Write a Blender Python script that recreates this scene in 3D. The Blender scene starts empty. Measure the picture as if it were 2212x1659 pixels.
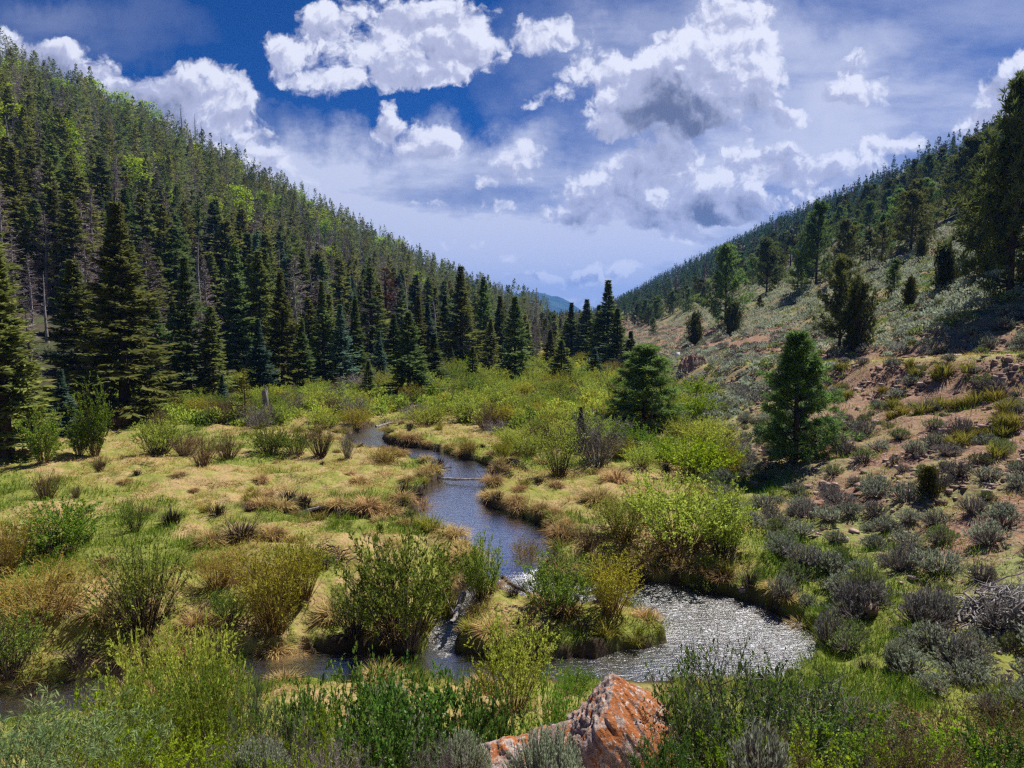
import bpy, math, random
import numpy as np
from mathutils import Vector

random.seed(7)
RNG = np.random.default_rng(7)
S = bpy.context.scene
COL = S.collection
R = math.radians

# ------------------------------------------------------------------ camera
CAMZ = 7.0
FPX = 1522.0                       # focal length in the 2211-px-wide view of the photo
PITCH = R(5.05)
CX, CY = 1105.5, 829.5

def ray(px, py):
    xc, yc = (px - CX) / FPX, (CY - py) / FPX
    cp, sp = math.cos(PITCH), math.sin(PITCH)
    return np.array([xc, cp + yc * sp, -sp + yc * cp])

def uv(px, py):
    d = ray(px, py)
    return d[0] / d[1], d[2] / d[1]

def plane(px, py, z):
    d = ray(px, py)
    t = (z - CAMZ) / d[2]
    return d[0] * t, d[1] * t

# ------------------------------------------------------------------ noise
def _hash(ix, iy, seed):
    h = (ix.astype(np.int64) * 374761393 + iy.astype(np.int64) * 668265263 + seed * 1442695041) & 0xffffffff
    h = ((h ^ (h >> 13)) * 1274126177) & 0xffffffff
    return ((h ^ (h >> 16)) & 0xffff) / 65535.0

def vnoise(x, y, seed=0):
    ix, iy = np.floor(x), np.floor(y)
    fx, fy = x - ix, y - iy
    fx, fy = fx * fx * (3 - 2 * fx), fy * fy * (3 - 2 * fy)
    a, b = _hash(ix, iy, seed), _hash(ix + 1, iy, seed)
    c, d = _hash(ix, iy + 1, seed), _hash(ix + 1, iy + 1, seed)
    return (a * (1 - fx) + b * fx) * (1 - fy) + (c * (1 - fx) + d * fx) * fy

def fbm(x, y, seed=0, octv=4):
    s, a, t = 0, .5, 0
    for o in range(octv):
        s = s + a * vnoise(x * 2 ** o, y * 2 ** o, seed + o * 17)
        t += a
        a *= .5
    return s / t

def sstep(a, b, x):
    t = np.clip((x - a) / (b - a), 0, 1)
    return t * t * (3 - 2 * t)

# ------------------------------------------------------------------ stream centre lines: photo pixel, water level, width, turbulence
CHAN = [
    [(900, 905, 0, 1.2, .3), (835, 920, 0, 1.5, .4), (790, 942, 0, 2.0, .5), (812, 964, 0, 2.0, .5), (880, 976, 0, 2.2, .45), (950, 996, 0, 2.4, .4),
     (1012, 1025, 0, 2.4, .35), (985, 1060, 0, 2.2, .25), (962, 1090, 0, 2.6, .2), (1000, 1120, 0, 3.2, .15),
     (1065, 1150, 0, 3.4, .1), (1105, 1185, -.02, 2.6, .1), (1092, 1225, -.08, 1.9, .3), (1120, 1262, -.26, 1.7, .65), (1220, 1285, -.45, 1.7, .9),
     (1330, 1285, -.5, 1.9, .9), (1440, 1300, -.5, 2.5, .9), (1550, 1342, -.5, 3.2, 1), (1600, 1390, -.52, 3.1, .9), (1530, 1436, -.53, 2.2, .7),
     (1400, 1450, -.54, 1.9, .55), (1270, 1460, -.55, 1.7, .4), (1120, 1462, -.56, 1.4, .3), (990, 1450, -.56, 1.4, .3), (850, 1446, -.57, 1.6, .2), (640, 1456, -.58, 1.9, .2),
     (430, 1480, -.59, 1.7, .2), (200, 1512, -.6, 1.8, .3), (-20, 1545, -.6, 1.4, .3), (-300, 1570, -.6, 1.4, .3)],
    [(1000, 1125, 0, 1.6, .1), (880, 1133, 0, 1.3, .05), (740, 1130, 0, .9, .05), (620, 1112, 0, .7, .05), (560, 1100, 0, .4, .05)],
    [(1085, 1222, -.06, .6, .3), (1030, 1262, -.12, .35, .5), (1002, 1298, -.28, .28, 1.0), (985, 1340, -.36, .3, .9), (962, 1392, -.52, .38, 1.0), (955, 1440, -.56, .6, .7)],
]
SEG = []
for line in CHAN:
    P = []
    for (px, py, z, w, tb) in line:
        x, y = plane(px, py, z)
        P.append((x, y, z, w, tb))
    P = np.array(P)
    # Catmull-Rom smoothing
    Q = []
    for i in range(len(P) - 1):
        p0, p1, p2, p3 = P[max(i - 1, 0)], P[i], P[i + 1], P[min(i + 2, len(P) - 1)]
        for t in np.linspace(0, 1, 4, endpoint=False):
            q = .5 * ((2 * p1) + (-p0 + p2) * t + (2 * p0 - 5 * p1 + 4 * p2 - p3) * t * t + (-p0 + 3 * p1 - 3 * p2 + p3) * t ** 3)
            q[2:] = p1[2:] * (1 - t) + p2[2:] * t
            q[3] *= 1.02
            Q.append(q)
    Q.append(P[-1])
    Q = np.array(Q)
    for a, b in zip(Q[:-1], Q[1:]):
        SEG.append((a, b))
SA = np.array([s[0] for s in SEG])
SB = np.array([s[1] for s in SEG])
XLO, XHI = SA[:, 0].min() - 6, SA[:, 0].max() + 6
YLO, YHI = min(SA[:, 1].min(), SB[:, 1].min()) - 6, SA[:, 1].max() + 6

def channel(x, y):
    """signed distance to the nearest bank, water level and turbulence there"""
    shp = x.shape
    x, y = x.ravel(), y.ravel()
    sd = np.full(x.shape, 50.0)
    zw = np.zeros(x.shape)
    tb = np.zeros(x.shape)
    m = np.where((x > XLO) & (x < XHI) & (y > YLO) & (y < YHI))[0]
    xm, ym = x[m], y[m]
    bs, bz, bt = sd[m], zw[m], tb[m]
    for a, b in zip(SA, SB):
        dx, dy = b[0] - a[0], b[1] - a[1]
        t = np.clip(((xm - a[0]) * dx + (ym - a[1]) * dy) / (dx * dx + dy * dy + 1e-9), 0, 1)
        d = np.hypot(xm - a[0] - t * dx, ym - a[1] - t * dy) - .5 * (a[3] + t * (b[3] - a[3]))
        k = d < bs
        bs = np.where(k, d, bs)
        bz = np.where(k, a[2] + t * (b[2] - a[2]), bz)
        bt = np.where(k, a[4] + t * (b[4] - a[4]), bt)
    sd[m], zw[m], tb[m] = bs, bz, bt
    return sd.reshape(shp), zw.reshape(shp), tb.reshape(shp)

def left_foot(y):
    return np.interp(y, [0, 20, 33, 52, 62, 75, 90, 110, 150, 250, 400, 1000, 3000], [-30, -30, -31, -36, -33, -26, -20, -15, -9, 4, 18, 60, 190])

def right_foot(y):
    return 6.0 + .1 * np.maximum(y, 0) + 1.2 * np.exp(-((y - 10) / 7) ** 2)

BENCH = np.array([(30, 14, 7.0), (23.5, 32, 5.7), (22.5, 45, 4.6), (20.8, 60, 3.6), (19.4, 75, 2.6), (20, 95, 2.2)])

def track(x, y):
    bx = np.interp(y, BENCH[:, 1], BENCH[:, 0])
    return sstep(12, 18, y) * (1 - sstep(85, 100, y)) * (1 - sstep(.9, 2.3, np.abs(x - bx - .3)))

def height(x, y, full=True):
    x = np.asarray(x, float)
    y = np.asarray(y, float)
    n1 = fbm(x / 5, y / 5, 3)
    n2 = fbm(x / 1.1, y / 1.1, 5, 3)
    z = .38 + (n1 - .5) * .6 + (n2 - .5) * .42 + (vnoise(x * 2.6, y * 2.6, 6) - .5) * .10
    # left hill
    d = left_foot(y) - x
    dp = np.maximum(d, 0)
    H = .545 * (np.sqrt(dp * dp + 30 ** 2) - 30)
    H = H + (fbm(x / 60, y / 60, 9) - .5) * np.minimum(H, 50) * .35
    H = np.maximum(H, 1e-3)
    H = (H ** -4.0 + 195.0 ** -4) ** -.25 * (1 - .85 * sstep(430, 900, y))
    z = z + H
    # right hill
    d = x - right_foot(y)
    dp = np.maximum(d, 0)
    Hr = np.where(dp < 15, .36 * dp + .0 * dp, 5.4 + .50 * (dp - 15)) - .36 * 2 * (1 - np.exp(-dp / 2))
    Hr = Hr + sstep(4, 20, dp) * ((fbm(x / 14, y / 14, 21) - .5) * 2.2) + sstep(30, 80, dp) * (fbm(x / 45, y / 45, 23) - .5) * 14
    Hr = np.minimum(np.where(Hr > 90, 90 + (Hr - 90) * .35, Hr), 165)
    far = 1 - sstep(900, 1700, y)
    z = z + np.maximum(Hr, 0) * far
    # old track cut as a bench into the right slope
    bx = np.interp(y, BENCH[:, 1], BENCH[:, 0])
    bz = np.interp(y, BENCH[:, 1], BENCH[:, 2])
    g = np.abs(x - bx - .3)
    on = sstep(12, 18, y) * (1 - sstep(85, 100, y))
    k = on * (1 - sstep(.6, 4.2, g)) * .9
    z = z * (1 - k) + (bz + (n2 - .5) * .12) * k
    # valley floor climbs a little far up the valley
    z = z + 10 * sstep(150, 900, y)
    # road embankment the photographer stands on
    yy = y + .0 * x + (fbm(x / 3, y / 3, 31) - .5) * .7
    e = np.interp(yy, [-60, .8, 2.6, 3.6, 4.5, 6.0, 8.6, 10.6, 12.0], [5.45, 5.38, 4.98, 4.47, 3.86, 2.72, 1.05, .2, -.6])
    e = e + (n2 - .5) * .16
    z = np.maximum(z, e) + .0
    # stream
    sd, zw, tb = channel(x, y)
    sdn = sd + (vnoise(x * 1.1, y * 1.1, 40) - .5) * .5 + (vnoise(x * 2.6, y * 2.6, 41) - .5) * .34 + (vnoise(x * 7, y * 7, 43) - .5) * .16
    bank = zw + .36 + (n2 - .5) * .45 + (vnoise(x * 3.5, y * 3.5, 45) - .5) * .16
    inside = zw - .12 - .22 * sstep(0, .6, -sdn)
    edge = inside + (bank - inside) * sstep(-.02, .2, sdn)
    zz = edge + (z - edge) * sstep(.2, 2.2, sdn)
    z = np.where(sdn < 2.2, np.where(y < 10.2, np.maximum(zz, z - .3), zz), z)
    return z

def ground_hit(px, py):
    d = ray(px, py)
    t = np.geomspace(3.0, 2500, 3500)
    X, Y, Z = d[0] * t, d[1] * t, CAMZ + d[2] * t
    h = height(X, Y)
    b = np.where(Z < h)[0]
    if (not len(b) or Y[b[0]] > 600) and py < 1600:
        return ground_hit(px, py + 5)
    i = b[0] if len(b) else len(t) - 1
    return X[i], Y[i], h[i]

def gz(x, y):
    return float(height(np.array([x]), np.array([y]))[0])

# ------------------------------------------------------------------ mesh building
class Builder:
    def __init__(self):
        self.v, self.f, self.m, self.a, self.n = [], [], [], [], 0
    def add(self, verts, quads, mat=0, attr=None):
        verts = np.asarray(verts, np.float32).reshape(-1, 3)
        quads = np.asarray(quads, np.int64).reshape(-1, 4)
        self.v.append(verts)
        self.f.append(quads + self.n)
        self.m.append(np.full(len(quads), mat, np.int32))
        if attr is None:
            attr = np.zeros(len(quads), np.float32)
        self.a.append(np.broadcast_to(np.asarray(attr, np.float32), (len(quads),)))
        self.n += len(verts)
    def kites(self, base, vec, side, mat=0, attr=None, mid=.45):
        base, vec, side = (np.asarray(k, np.float32) for k in (base, vec, side))
        n = len(base)
        V = np.empty((n, 4, 3), np.float32)
        V[:, 0] = base
        V[:, 1] = base + vec * mid + side
        V[:, 2] = base + vec
        V[:, 3] = base + vec * mid - side
        self.add(V, np.arange(4 * n).reshape(n, 4), mat, attr)
    def tubes(self, paths, radii, sides=3, mat=0, attr=None):
        paths = np.asarray(paths, np.float32)
        n, k, _ = paths.shape
        radii = np.broadcast_to(np.asarray(radii, np.float32), (n, k))
        T = np.gradient(paths, axis=1)
        T /= np.linalg.norm(T, axis=2, keepdims=True) + 1e-9
        ref = np.where(np.abs(T[:, :, 2:3]) > .9, np.array([1, 0, 0], np.float32), np.array([0, 0, 1], np.float32))
        A = np.cross(T, ref)
        A /= np.linalg.norm(A, axis=2, keepdims=True) + 1e-9
        B = np.cross(T, A)
        ang = np.arange(sides) / sides * 2 * np.pi
        ring = A[:, :, None] * np.cos(ang)[None, None, :, None] + B[:, :, None] * np.sin(ang)[None, None, :, None]
        V = paths[:, :, None] + ring * radii[:, :, None, None]
        idx = np.arange(n * k * sides).reshape(n, k, sides)
        q = np.stack([idx[:, :-1, :], np.roll(idx[:, :-1, :], -1, 2), np.roll(idx[:, 1:, :], -1, 2), idx[:, 1:, :]], -1).reshape(-1, 4)
        if attr is not None:
            attr = np.repeat(np.asarray(attr, np.float32), (k - 1) * sides)
        self.add(V, q, mat, attr)
    def mesh(self, name, mats, attr_name=None, smooth=False):
        V = np.concatenate(self.v)
        F = np.concatenate(self.f)
        M = np.concatenate(self.m)
        me = bpy.data.meshes.new(name)
        me.vertices.add(len(V))
        me.vertices.foreach_set('co', V.ravel())
        me.loops.add(F.size)
        me.loops.foreach_set('vertex_index', F.ravel().astype(np.int32))
        me.polygons.add(len(F))
        me.polygons.foreach_set('loop_start', np.arange(0, F.size, 4, dtype=np.int32))
        me.polygons.foreach_set('loop_total', np.full(len(F), 4, np.int32))
        me.polygons.foreach_set('material_index', M)
        if smooth:
            me.polygons.foreach_set('use_smooth', np.ones(len(F), bool))
        if attr_name:
            at = me.attributes.new(attr_name, 'FLOAT', 'FACE')
            at.data.foreach_set('value', np.concatenate(self.a).astype(np.float32))
        me.update(calc_edges=True)
        for m in mats:
            me.materials.append(m)
        return me

def unit(v):
    return v / (np.linalg.norm(v, axis=-1, keepdims=True) + 1e-9)

def sphere(rng, n):
    return unit(rng.normal(size=(n, 3)))

def perp(rng, d):
    return unit(np.cross(d, sphere(rng, len(d))))

# ------------------------------------------------------------------ materials
def new_mat(name):
    m = bpy.data.materials.new(name)
    m.use_nodes = True
    nt = m.node_tree
    nt.nodes.clear()
    out = nt.nodes.new('ShaderNodeOutputMaterial')
    return m, nt, out

def N(nt, t, **kw):
    n = nt.nodes.new(t)
    for k, v in kw.items():
        if k.startswith('i_'):
            n.inputs[k[2:].replace('_', ' ')].default_value = v
        else:
            setattr(n, k, v)
    return n

def mixc(nt, fac, a, b, mode='MIX'):
    n = nt.nodes.new('ShaderNodeMix')
    n.data_type = 'RGBA'
    n.blend_type = mode
    n.clamp_factor = True
    for s, v in ((n.inputs[0], fac), (n.inputs[6], a), (n.inputs[7], b)):
        if isinstance(v, bpy.types.NodeSocket):
            nt.links.new(v, s)
        elif isinstance(v, (int, float)):
            s.default_value = v
        else:
            s.default_value = (*v, 1) if len(v) == 3 else v
    return n.outputs[2]

def math_(nt, op, a, b=None, c=None, clamp=False):
    n = nt.nodes.new('ShaderNodeMath')
    n.operation = op
    n.use_clamp = clamp
    for s, v in zip(n.inputs, (a, b, c)):
        if v is None:
            continue
        if isinstance(v, bpy.types.NodeSocket):
            nt.links.new(v, s)
        else:
            s.default_value = v
    return n.outputs[0]

def maprange(nt, v, a, b, c=0., d=1., smooth=True):
    n = nt.nodes.new('ShaderNodeMapRange')
    n.interpolation_type = 'SMOOTHSTEP' if smooth else 'LINEAR'
    nt.links.new(v, n.inputs[0])
    for i, k in enumerate((a, b, c, d)):
        n.inputs[i + 1].default_value = k
    return n.outputs[0]

def noise(nt, vec, scale, detail=4, rough=.55, dist=0., dim='3D'):
    n = nt.nodes.new('ShaderNodeTexNoise')
    n.noise_dimensions = dim
    n.inputs['Scale'].default_value = scale
    n.inputs['Detail'].default_value = detail
    n.inputs['Roughness'].default_value = rough
    n.inputs['Distortion'].default_value = dist
    if vec is not None:
        nt.links.new(vec, n.inputs['Vector'])
    return n.outputs[0]

def foliage(name, a, b, trans=.35, gloss=.0, third=None, attr=None):
    """two-tone leaf material; tone varies per leaf and per plant"""
    m, nt, out = new_mat(name)
    geo = N(nt, 'ShaderNodeNewGeometry')
    obi = N(nt, 'ShaderNodeObjectInfo')
    rnd = geo.outputs['Random Per Island']
    col = mixc(nt, rnd, a, b)
    if third is not None:
        col = mixc(nt, maprange(nt, rnd, .8, .9), col, third)
    if attr:
        at = N(nt, 'ShaderNodeAttribute', attribute_name=attr)
        f = at.outputs['Fac']
    else:
        f = obi.outputs['Random']
    hs = N(nt, 'ShaderNodeHueSaturation')
    nt.links.new(col, hs.inputs['Color'])
    nt.links.new(maprange(nt, f, 0, 1, .72, 1.3, False), hs.inputs['Value'])
    nt.links.new(maprange(nt, math_(nt, 'FRACT', math_(nt, 'MULTIPLY', f, 7.31)), 0, 1, .485, .515, False), hs.inputs['Hue'])
    col = hs.outputs[0]
    df = N(nt, 'ShaderNodeBsdfDiffuse')
    tr = N(nt, 'ShaderNodeBsdfTranslucent')
    nt.links.new(col, df.inputs[0])
    nt.links.new(col, tr.inputs[0])
    mx = N(nt, 'ShaderNodeMixShader')
    mx.inputs[0].default_value = trans
    nt.links.new(df.outputs[0], mx.inputs[1])
    nt.links.new(tr.outputs[0], mx.inputs[2])
    sh = mx.outputs[0]
    if gloss > 0:
        gl = N(nt, 'ShaderNodeBsdfGlossy')
        gl.inputs['Roughness'].default_value = .45
        gl.inputs['Color'].default_value = (1, 1, 1, 1)
        m2 = N(nt, 'ShaderNodeMixShader')
        m2.inputs[0].default_value = gloss
        nt.links.new(sh, m2.inputs[1])
        nt.links.new(gl.outputs[0], m2.inputs[2])
        sh = m2.outputs[0]
    nt.links.new(sh, out.inputs[0])
    return m

def bark(name, a, b, scale=6., stretch=(1, 1, .2)):
    m, nt, out = new_mat(name)
    tc = N(nt, 'ShaderNodeTexCoord')
    mp = N(nt, 'ShaderNodeMapping')
    mp.inputs['Scale'].default_value = stretch
    nt.links.new(tc.outputs['Object'], mp.inputs[0])
    nz = noise(nt, mp.outputs[0], scale, 5, .65)
    obi = N(nt, 'ShaderNodeObjectInfo')
    col = mixc(nt, maprange(nt, nz, .35, .65), a, b)
    hs = N(nt, 'ShaderNodeHueSaturation')
    nt.links.new(col, hs.inputs['Color'])
    nt.links.new(maprange(nt, obi.outputs['Random'], 0, 1, .7, 1.25, False), hs.inputs['Value'])
    bs = N(nt, 'ShaderNodeBsdfPrincipled')
    bs.inputs['Roughness'].default_value = .9
    bs.inputs['Specular IOR Level'].default_value = .2
    nt.links.new(hs.outputs[0], bs.inputs['Base Color'])
    bp = N(nt, 'ShaderNodeBump')
    bp.inputs['Strength'].default_value = .6
    bp.inputs['Distance'].default_value = .02
    nt.links.new(nz, bp.inputs['Height'])
    nt.links.new(bp.outputs[0], bs.inputs['Normal'])
    nt.links.new(bs.outputs[0], out.inputs[0])
    return m

M = {}
M['spruce'] = foliage('spruce needles', (.085, .128, .042), (.20, .25, .085), .4)
M['spruce_blue'] = foliage('blue spruce needles', (.075, .135, .095), (.165, .25, .19), .4)
M['spruce_olive'] = foliage('olive spruce needles', (.11, .14, .036), (.26, .27, .078), .4)
M['spruce_gold'] = foliage('golden spruce needles', (.10, .105, .016), (.22, .19, .032), .3)
M['rust'] = foliage('rusty dead needles', (.085, .040, .022), (.17, .075, .038), .2)
M['dead'] = foliage('grey dead twigs', (.17, .135, .13), (.34, .28, .275), .1)
M['aspen'] = foliage('new aspen leaves', (.22, .33, .02), (.40, .50, .05), .55)
M['pine'] = foliage('pine needles', (.09, .155, .042), (.21, .30, .085), .45)
M['pine_olive'] = foliage('olive pine needles', (.095, .122, .036), (.21, .23, .075), .4)
M['juniper'] = foliage('juniper leaves', (.06, .082, .022), (.14, .155, .042), .3)
M['juniper_gold'] = foliage('golden juniper leaves', (.07, .075, .015), (.14, .125, .028), .2)
M['bark'] = bark('dark bark', (.035, .025, .02), (.11, .08, .065))
M['bark_grey'] = bark('grey weathered wood', (.13, .115, .11), (.32, .29, .28))
M['twig_dark'] = bark('dark twigs', (.030, .020, .016), (.085, .06, .045), 9)
M['twig_mid'] = bark('sage wood', (.11, .088, .08), (.25, .21, .20), 9)
M['twig_brown'] = bark('brown twigs', (.085, .05, .028), (.19, .115, .06), 9)
M['twig_grey'] = bark('grey twigs', (.14, .12, .11), (.30, .26, .24), 9)
M['twig_gold'] = bark('golden twigs', (.16, .105, .028), (.32, .22, .06), 9)
M['leaf_green'] = foliage('green willow leaves', (.13, .205, .028), (.28, .35, .055), .45, third=(.34, .37, .08))
M['leaf_lime'] = foliage('lime willow leaves', (.25, .325, .042), (.45, .50, .09), .5)
M['leaf_yellow'] = foliage('yellow willow leaves', (.27, .26, .022), (.43, .42, .05), .5)
M['leaf_orange'] = foliage('orange willow shoots', (.24, .18, .025), (.39, .32, .055), .4)
M['leaf_fresh'] = foliage('fresh green leaves', (.10, .21, .022), (.22, .35, .045), .5, third=(.32, .38, .05))
M['leaf_deep'] = foliage('deep green leaves', (.055, .125, .016), (.16, .28, .045), .45, .02)
M['leaf_bright'] = foliage('bright spring leaves', (.14, .25, .01), (.30, .42, .025), .5)
M['leaf_pale'] = foliage('pale narrow leaves', (.13, .20, .07), (.27, .36, .15), .4)
M['leaf_budding'] = foliage('budding brown leaves', (.15, .12, .045), (.26, .22, .075), .35)
M['sage'] = foliage('sage leaves', (.20, .24, .16), (.40, .44, .31), .3)
M['sage_green'] = foliage('green sage leaves', (.14, .19, .06), (.29, .34, .12), .25)
M['sage_silver'] = foliage('silver sage leaves', (.27, .32, .19), (.47, .51, .35), .35)
M['sage_dark'] = foliage('dark sage twigs', (.16, .155, .135), (.32, .31, .27), .25)
M['tuss_gold'] = foliage('golden tussock blades', (.14, .14, .02), (.30, .26, .05), .35)
M['straw'] = foliage('dry straw blades', (.24, .155, .06), (.50, .36, .16), .3)

# grass: straw to green by the blade's own tint
def grass_mat():
    m, nt, out = new_mat('meadow grass')
    at = N(nt, 'ShaderNodeAttribute', attribute_name='tint')
    geo = N(nt, 'ShaderNodeNewGeometry')
    cr = N(nt, 'ShaderNodeValToRGB')
    e = cr.color_ramp.elements
    e[0].position, e[0].color = 0, (.43, .28, .11, 1)
    e[1].position, e[1].color = 1, (.11, .205, .018, 1)
    for p, c in ((.3, (.47, .34, .13)), (.5, (.36, .32, .07)), (.75, (.22, .29, .034))):
        k = e.new(p)
        k.color = (*c, 1)
    nt.links.new(at.outputs['Fac'], cr.inputs[0])
    hs = N(nt, 'ShaderNodeHueSaturation')
    nt.links.new(cr.outputs[0], hs.inputs['Color'])
    nt.links.new(maprange(nt, geo.outputs['Random Per Island'], 0, 1, .55, 1.2, False), hs.inputs['Value'])
    df, tr, mx = N(nt, 'ShaderNodeBsdfDiffuse'), N(nt, 'ShaderNodeBsdfTranslucent'), N(nt, 'ShaderNodeMixShader')
    mx.inputs[0].default_value = .35
    nt.links.new(hs.outputs[0], df.inputs[0])
    nt.links.new(hs.outputs[0], tr.inputs[0])
    nt.links.new(df.outputs[0], mx.inputs[1])
    nt.links.new(tr.outputs[0], mx.inputs[2])
    nt.links.new(mx.outputs[0], out.inputs[0])
    return m
M['grass'] = grass_mat()

def ground_mat():
    m, nt, out = new_mat('valley ground')
    tc = N(nt, 'ShaderNodeTexCoord')
    v = tc.outputs['Object']
    def A(n):
        return N(nt, 'ShaderNodeAttribute', attribute_name=n).outputs['Fac']
    big = noise(nt, v, .35, 5, .6)
    med = noise(nt, v, 2.2, 5, .65)
    fine = noise(nt, v, 14., 4, .7)
    vor = N(nt, 'ShaderNodeTexVoronoi')
    vor.inputs['Scale'].default_value = 7.
    vor.inputs['Randomness'].default_value = 1
    nt.links.new(v, vor.inputs['Vector'])
    vor2 = N(nt, 'ShaderNodeTexVoronoi')
    vor2.inputs['Scale'].default_value = 22.
    nt.links.new(v, vor2.inputs['Vector'])
    # meadow: matted straw with green growing through
    straw = mixc(nt, fine, (.26, .17, .075), (.46, .33, .16))
    green = mixc(nt, fine, (.13, .155, .026), (.28, .28, .06))
    meadow = mixc(nt, maprange(nt, math_(nt, 'ADD', math_(nt, 'MULTIPLY', med, .5), math_(nt, 'MULTIPLY', big, .5)), .41, .56), straw, green)
    # stony slope
    soil = mixc(nt, med, (.19, .10, .068), (.36, .21, .14))
    st = mixc(nt, N(nt, 'ShaderNodeSeparateColor').outputs[0], soil, soil)
    sep = N(nt, 'ShaderNodeSeparateColor')
    nt.links.new(vor.outputs['Color'], sep.inputs[0])
    stone = mixc(nt, sep.outputs[0], (.20, .135, .115), (.40, .31, .27))
    soil = mixc(nt, math_(nt, 'MULTIPLY', maprange(nt, vor.outputs['Distance'], .42, .3), maprange(nt, sep.outputs[1], .3, .6)), soil, stone)
    sgrass = mixc(nt, fine, (.15, .17, .055), (.29, .30, .12))
    slope = mixc(nt, math_(nt, 'MULTIPLY', maprange(nt, big, .38, .54), maprange(nt, med, .33, .5)), soil, sgrass)
    slope = mixc(nt, math_(nt, 'MULTIPLY', A('rocky'), .88), slope, soil)
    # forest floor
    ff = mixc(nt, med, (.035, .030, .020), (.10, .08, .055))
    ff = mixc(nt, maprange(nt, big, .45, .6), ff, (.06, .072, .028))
    # gravel bank
    gr = mixc(nt, N(nt, 'ShaderNodeSeparateColor').outputs[0], (.2, .15, .13), (.2, .15, .13))
    sp2 = N(nt, 'ShaderNodeSeparateColor')
    nt.links.new(vor2.outputs['Color'], sp2.inputs[0])
    gr = mixc(nt, sp2.outputs[0], (.17, .125, .11), (.42, .34, .31))
    gr = mixc(nt, maprange(nt, med, .4, .6), gr, (.16, .115, .085))
    # wet mud and stream bed
    mud = mixc(nt, med, (.022, .016, .011), (.085, .058, .035))
    c = mixc(nt, A('slope'), meadow, slope)
    c = mixc(nt, math_(nt, 'MULTIPLY', A('track'), .85), c, mixc(nt, fine, (.22, .22, .06), (.40, .37, .15)))
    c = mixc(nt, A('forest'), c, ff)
    c = mixc(nt, A('gravel'), c, gr)
    c = mixc(nt, A('lush'), c, mixc(nt, fine, (.12, .145, .024), (.24, .26, .05)))
    c = mixc(nt, A('mud'), c, mud)
    bs = N(nt, 'ShaderNodeBsdfPrincipled')
    bs.inputs['Roughness'].default_value = .95
    bs.inputs['Specular IOR Level'].default_value = .15
    nt.links.new(c, bs.inputs['Base Color'])
    bp = N(nt, 'ShaderNodeBump')
    bp.inputs['Strength'].default_value = .9
    bp.inputs['Distance'].default_value = .08
    h = math_(nt, 'ADD', math_(nt, 'MULTIPLY', fine, .6), math_(nt, 'ADD', med, math_(nt, 'MULTIPLY', vor.outputs['Distance'], -.5)))
    nt.links.new(h, bp.inputs['Height'])
    nt.links.new(bp.outputs[0], bs.inputs['Normal'])
    nt.links.new(bs.outputs[0], out.inputs[0])
    return m
M['ground'] = ground_mat()

def water_mat():
    m, nt, out = new_mat('stream water')
    tc = N(nt, 'ShaderNodeTexCoord')
    tb = N(nt, 'ShaderNodeAttribute', attribute_name='turb').outputs['Fac']
    v = tc.outputs['Object']
    n1 = noise(nt, v, 3.2, 3, .6, .6)
    n2 = noise(nt, v, 13., 5, .7, .4)
    mpw = N(nt, 'ShaderNodeMapping')
    mpw.inputs['Rotation'].default_value = (0, 0, R(20))
    mpw.inputs['Scale'].default_value = (1.2, 4.5, 1)
    nt.links.new(v, mpw.inputs[0])
    n4 = noise(nt, mpw.outputs[0], 2.4, 4, .62, .8)
    h = math_(nt, 'ADD', math_(nt, 'ADD', math_(nt, 'MULTIPLY', n1, .45), math_(nt, 'MULTIPLY', n4, .7)), math_(nt, 'MULTIPLY', n2, .4))
    bp = N(nt, 'ShaderNodeBump')
    nt.links.new(maprange(nt, tb, 0, 1, .26, .9, False), bp.inputs['Strength'])
    bp.inputs['Distance'].default_value = .06
    nt.links.new(h, bp.inputs['Height'])
    bed = N(nt, 'ShaderNodeBsdfDiffuse')
    nt.links.new(mixc(nt, noise(nt, v, 1.7, 5, .7), (.030, .027, .025), (.085, .074, .066)), bed.inputs[0])
    gl = N(nt, 'ShaderNodeBsdfGlossy')
    gl.inputs['Roughness'].default_value = .13
    gl.inputs['Color'].default_value = (1, 1, .98, 1)
    nt.links.new(bp.outputs[0], gl.inputs['Normal'])
    fr = N(nt, 'ShaderNodeFresnel')
    fr.inputs['IOR'].default_value = 4.4
    nt.links.new(bp.outputs[0], fr.inputs['Normal'])
    surf = N(nt, 'ShaderNodeMixShader')
    nt.links.new(math_(nt, 'MULTIPLY', math_(nt, 'MULTIPLY_ADD', fr.outputs[0], .2, .76), maprange(nt, tb, .25, .85, 1, .36)), surf.inputs[0])
    nt.links.new(maprange(nt, tb, 0, 1, .07, .20, False), gl.inputs['Roughness'])
    nt.links.new(bed.outputs[0], surf.inputs[1])
    nt.links.new(gl.outputs[0], surf.inputs[2])
    # white water where the stream breaks
    n3 = noise(nt, v, 16., 6, .7, .5)
    fm = maprange(nt, math_(nt, 'ADD', n3, math_(nt, 'MULTIPLY', n1, .35)), .72, .84)
    fm = math_(nt, 'MULTIPLY', fm, maprange(nt, tb, .3, 1.3))
    foam = N(nt, 'ShaderNodeBsdfDiffuse')
    foam.inputs[0].default_value = (.6, .63, .68, 1)
    mx = N(nt, 'ShaderNodeMixShader')
    nt.links.new(fm, mx.inputs[0])
    nt.links.new(surf.outputs[0], mx.inputs[1])
    nt.links.new(foam.outputs[0], mx.inputs[2])
    nt.links.new(mx.outputs[0], out.inputs[0])
    return m
M['water'] = water_mat()

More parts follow.
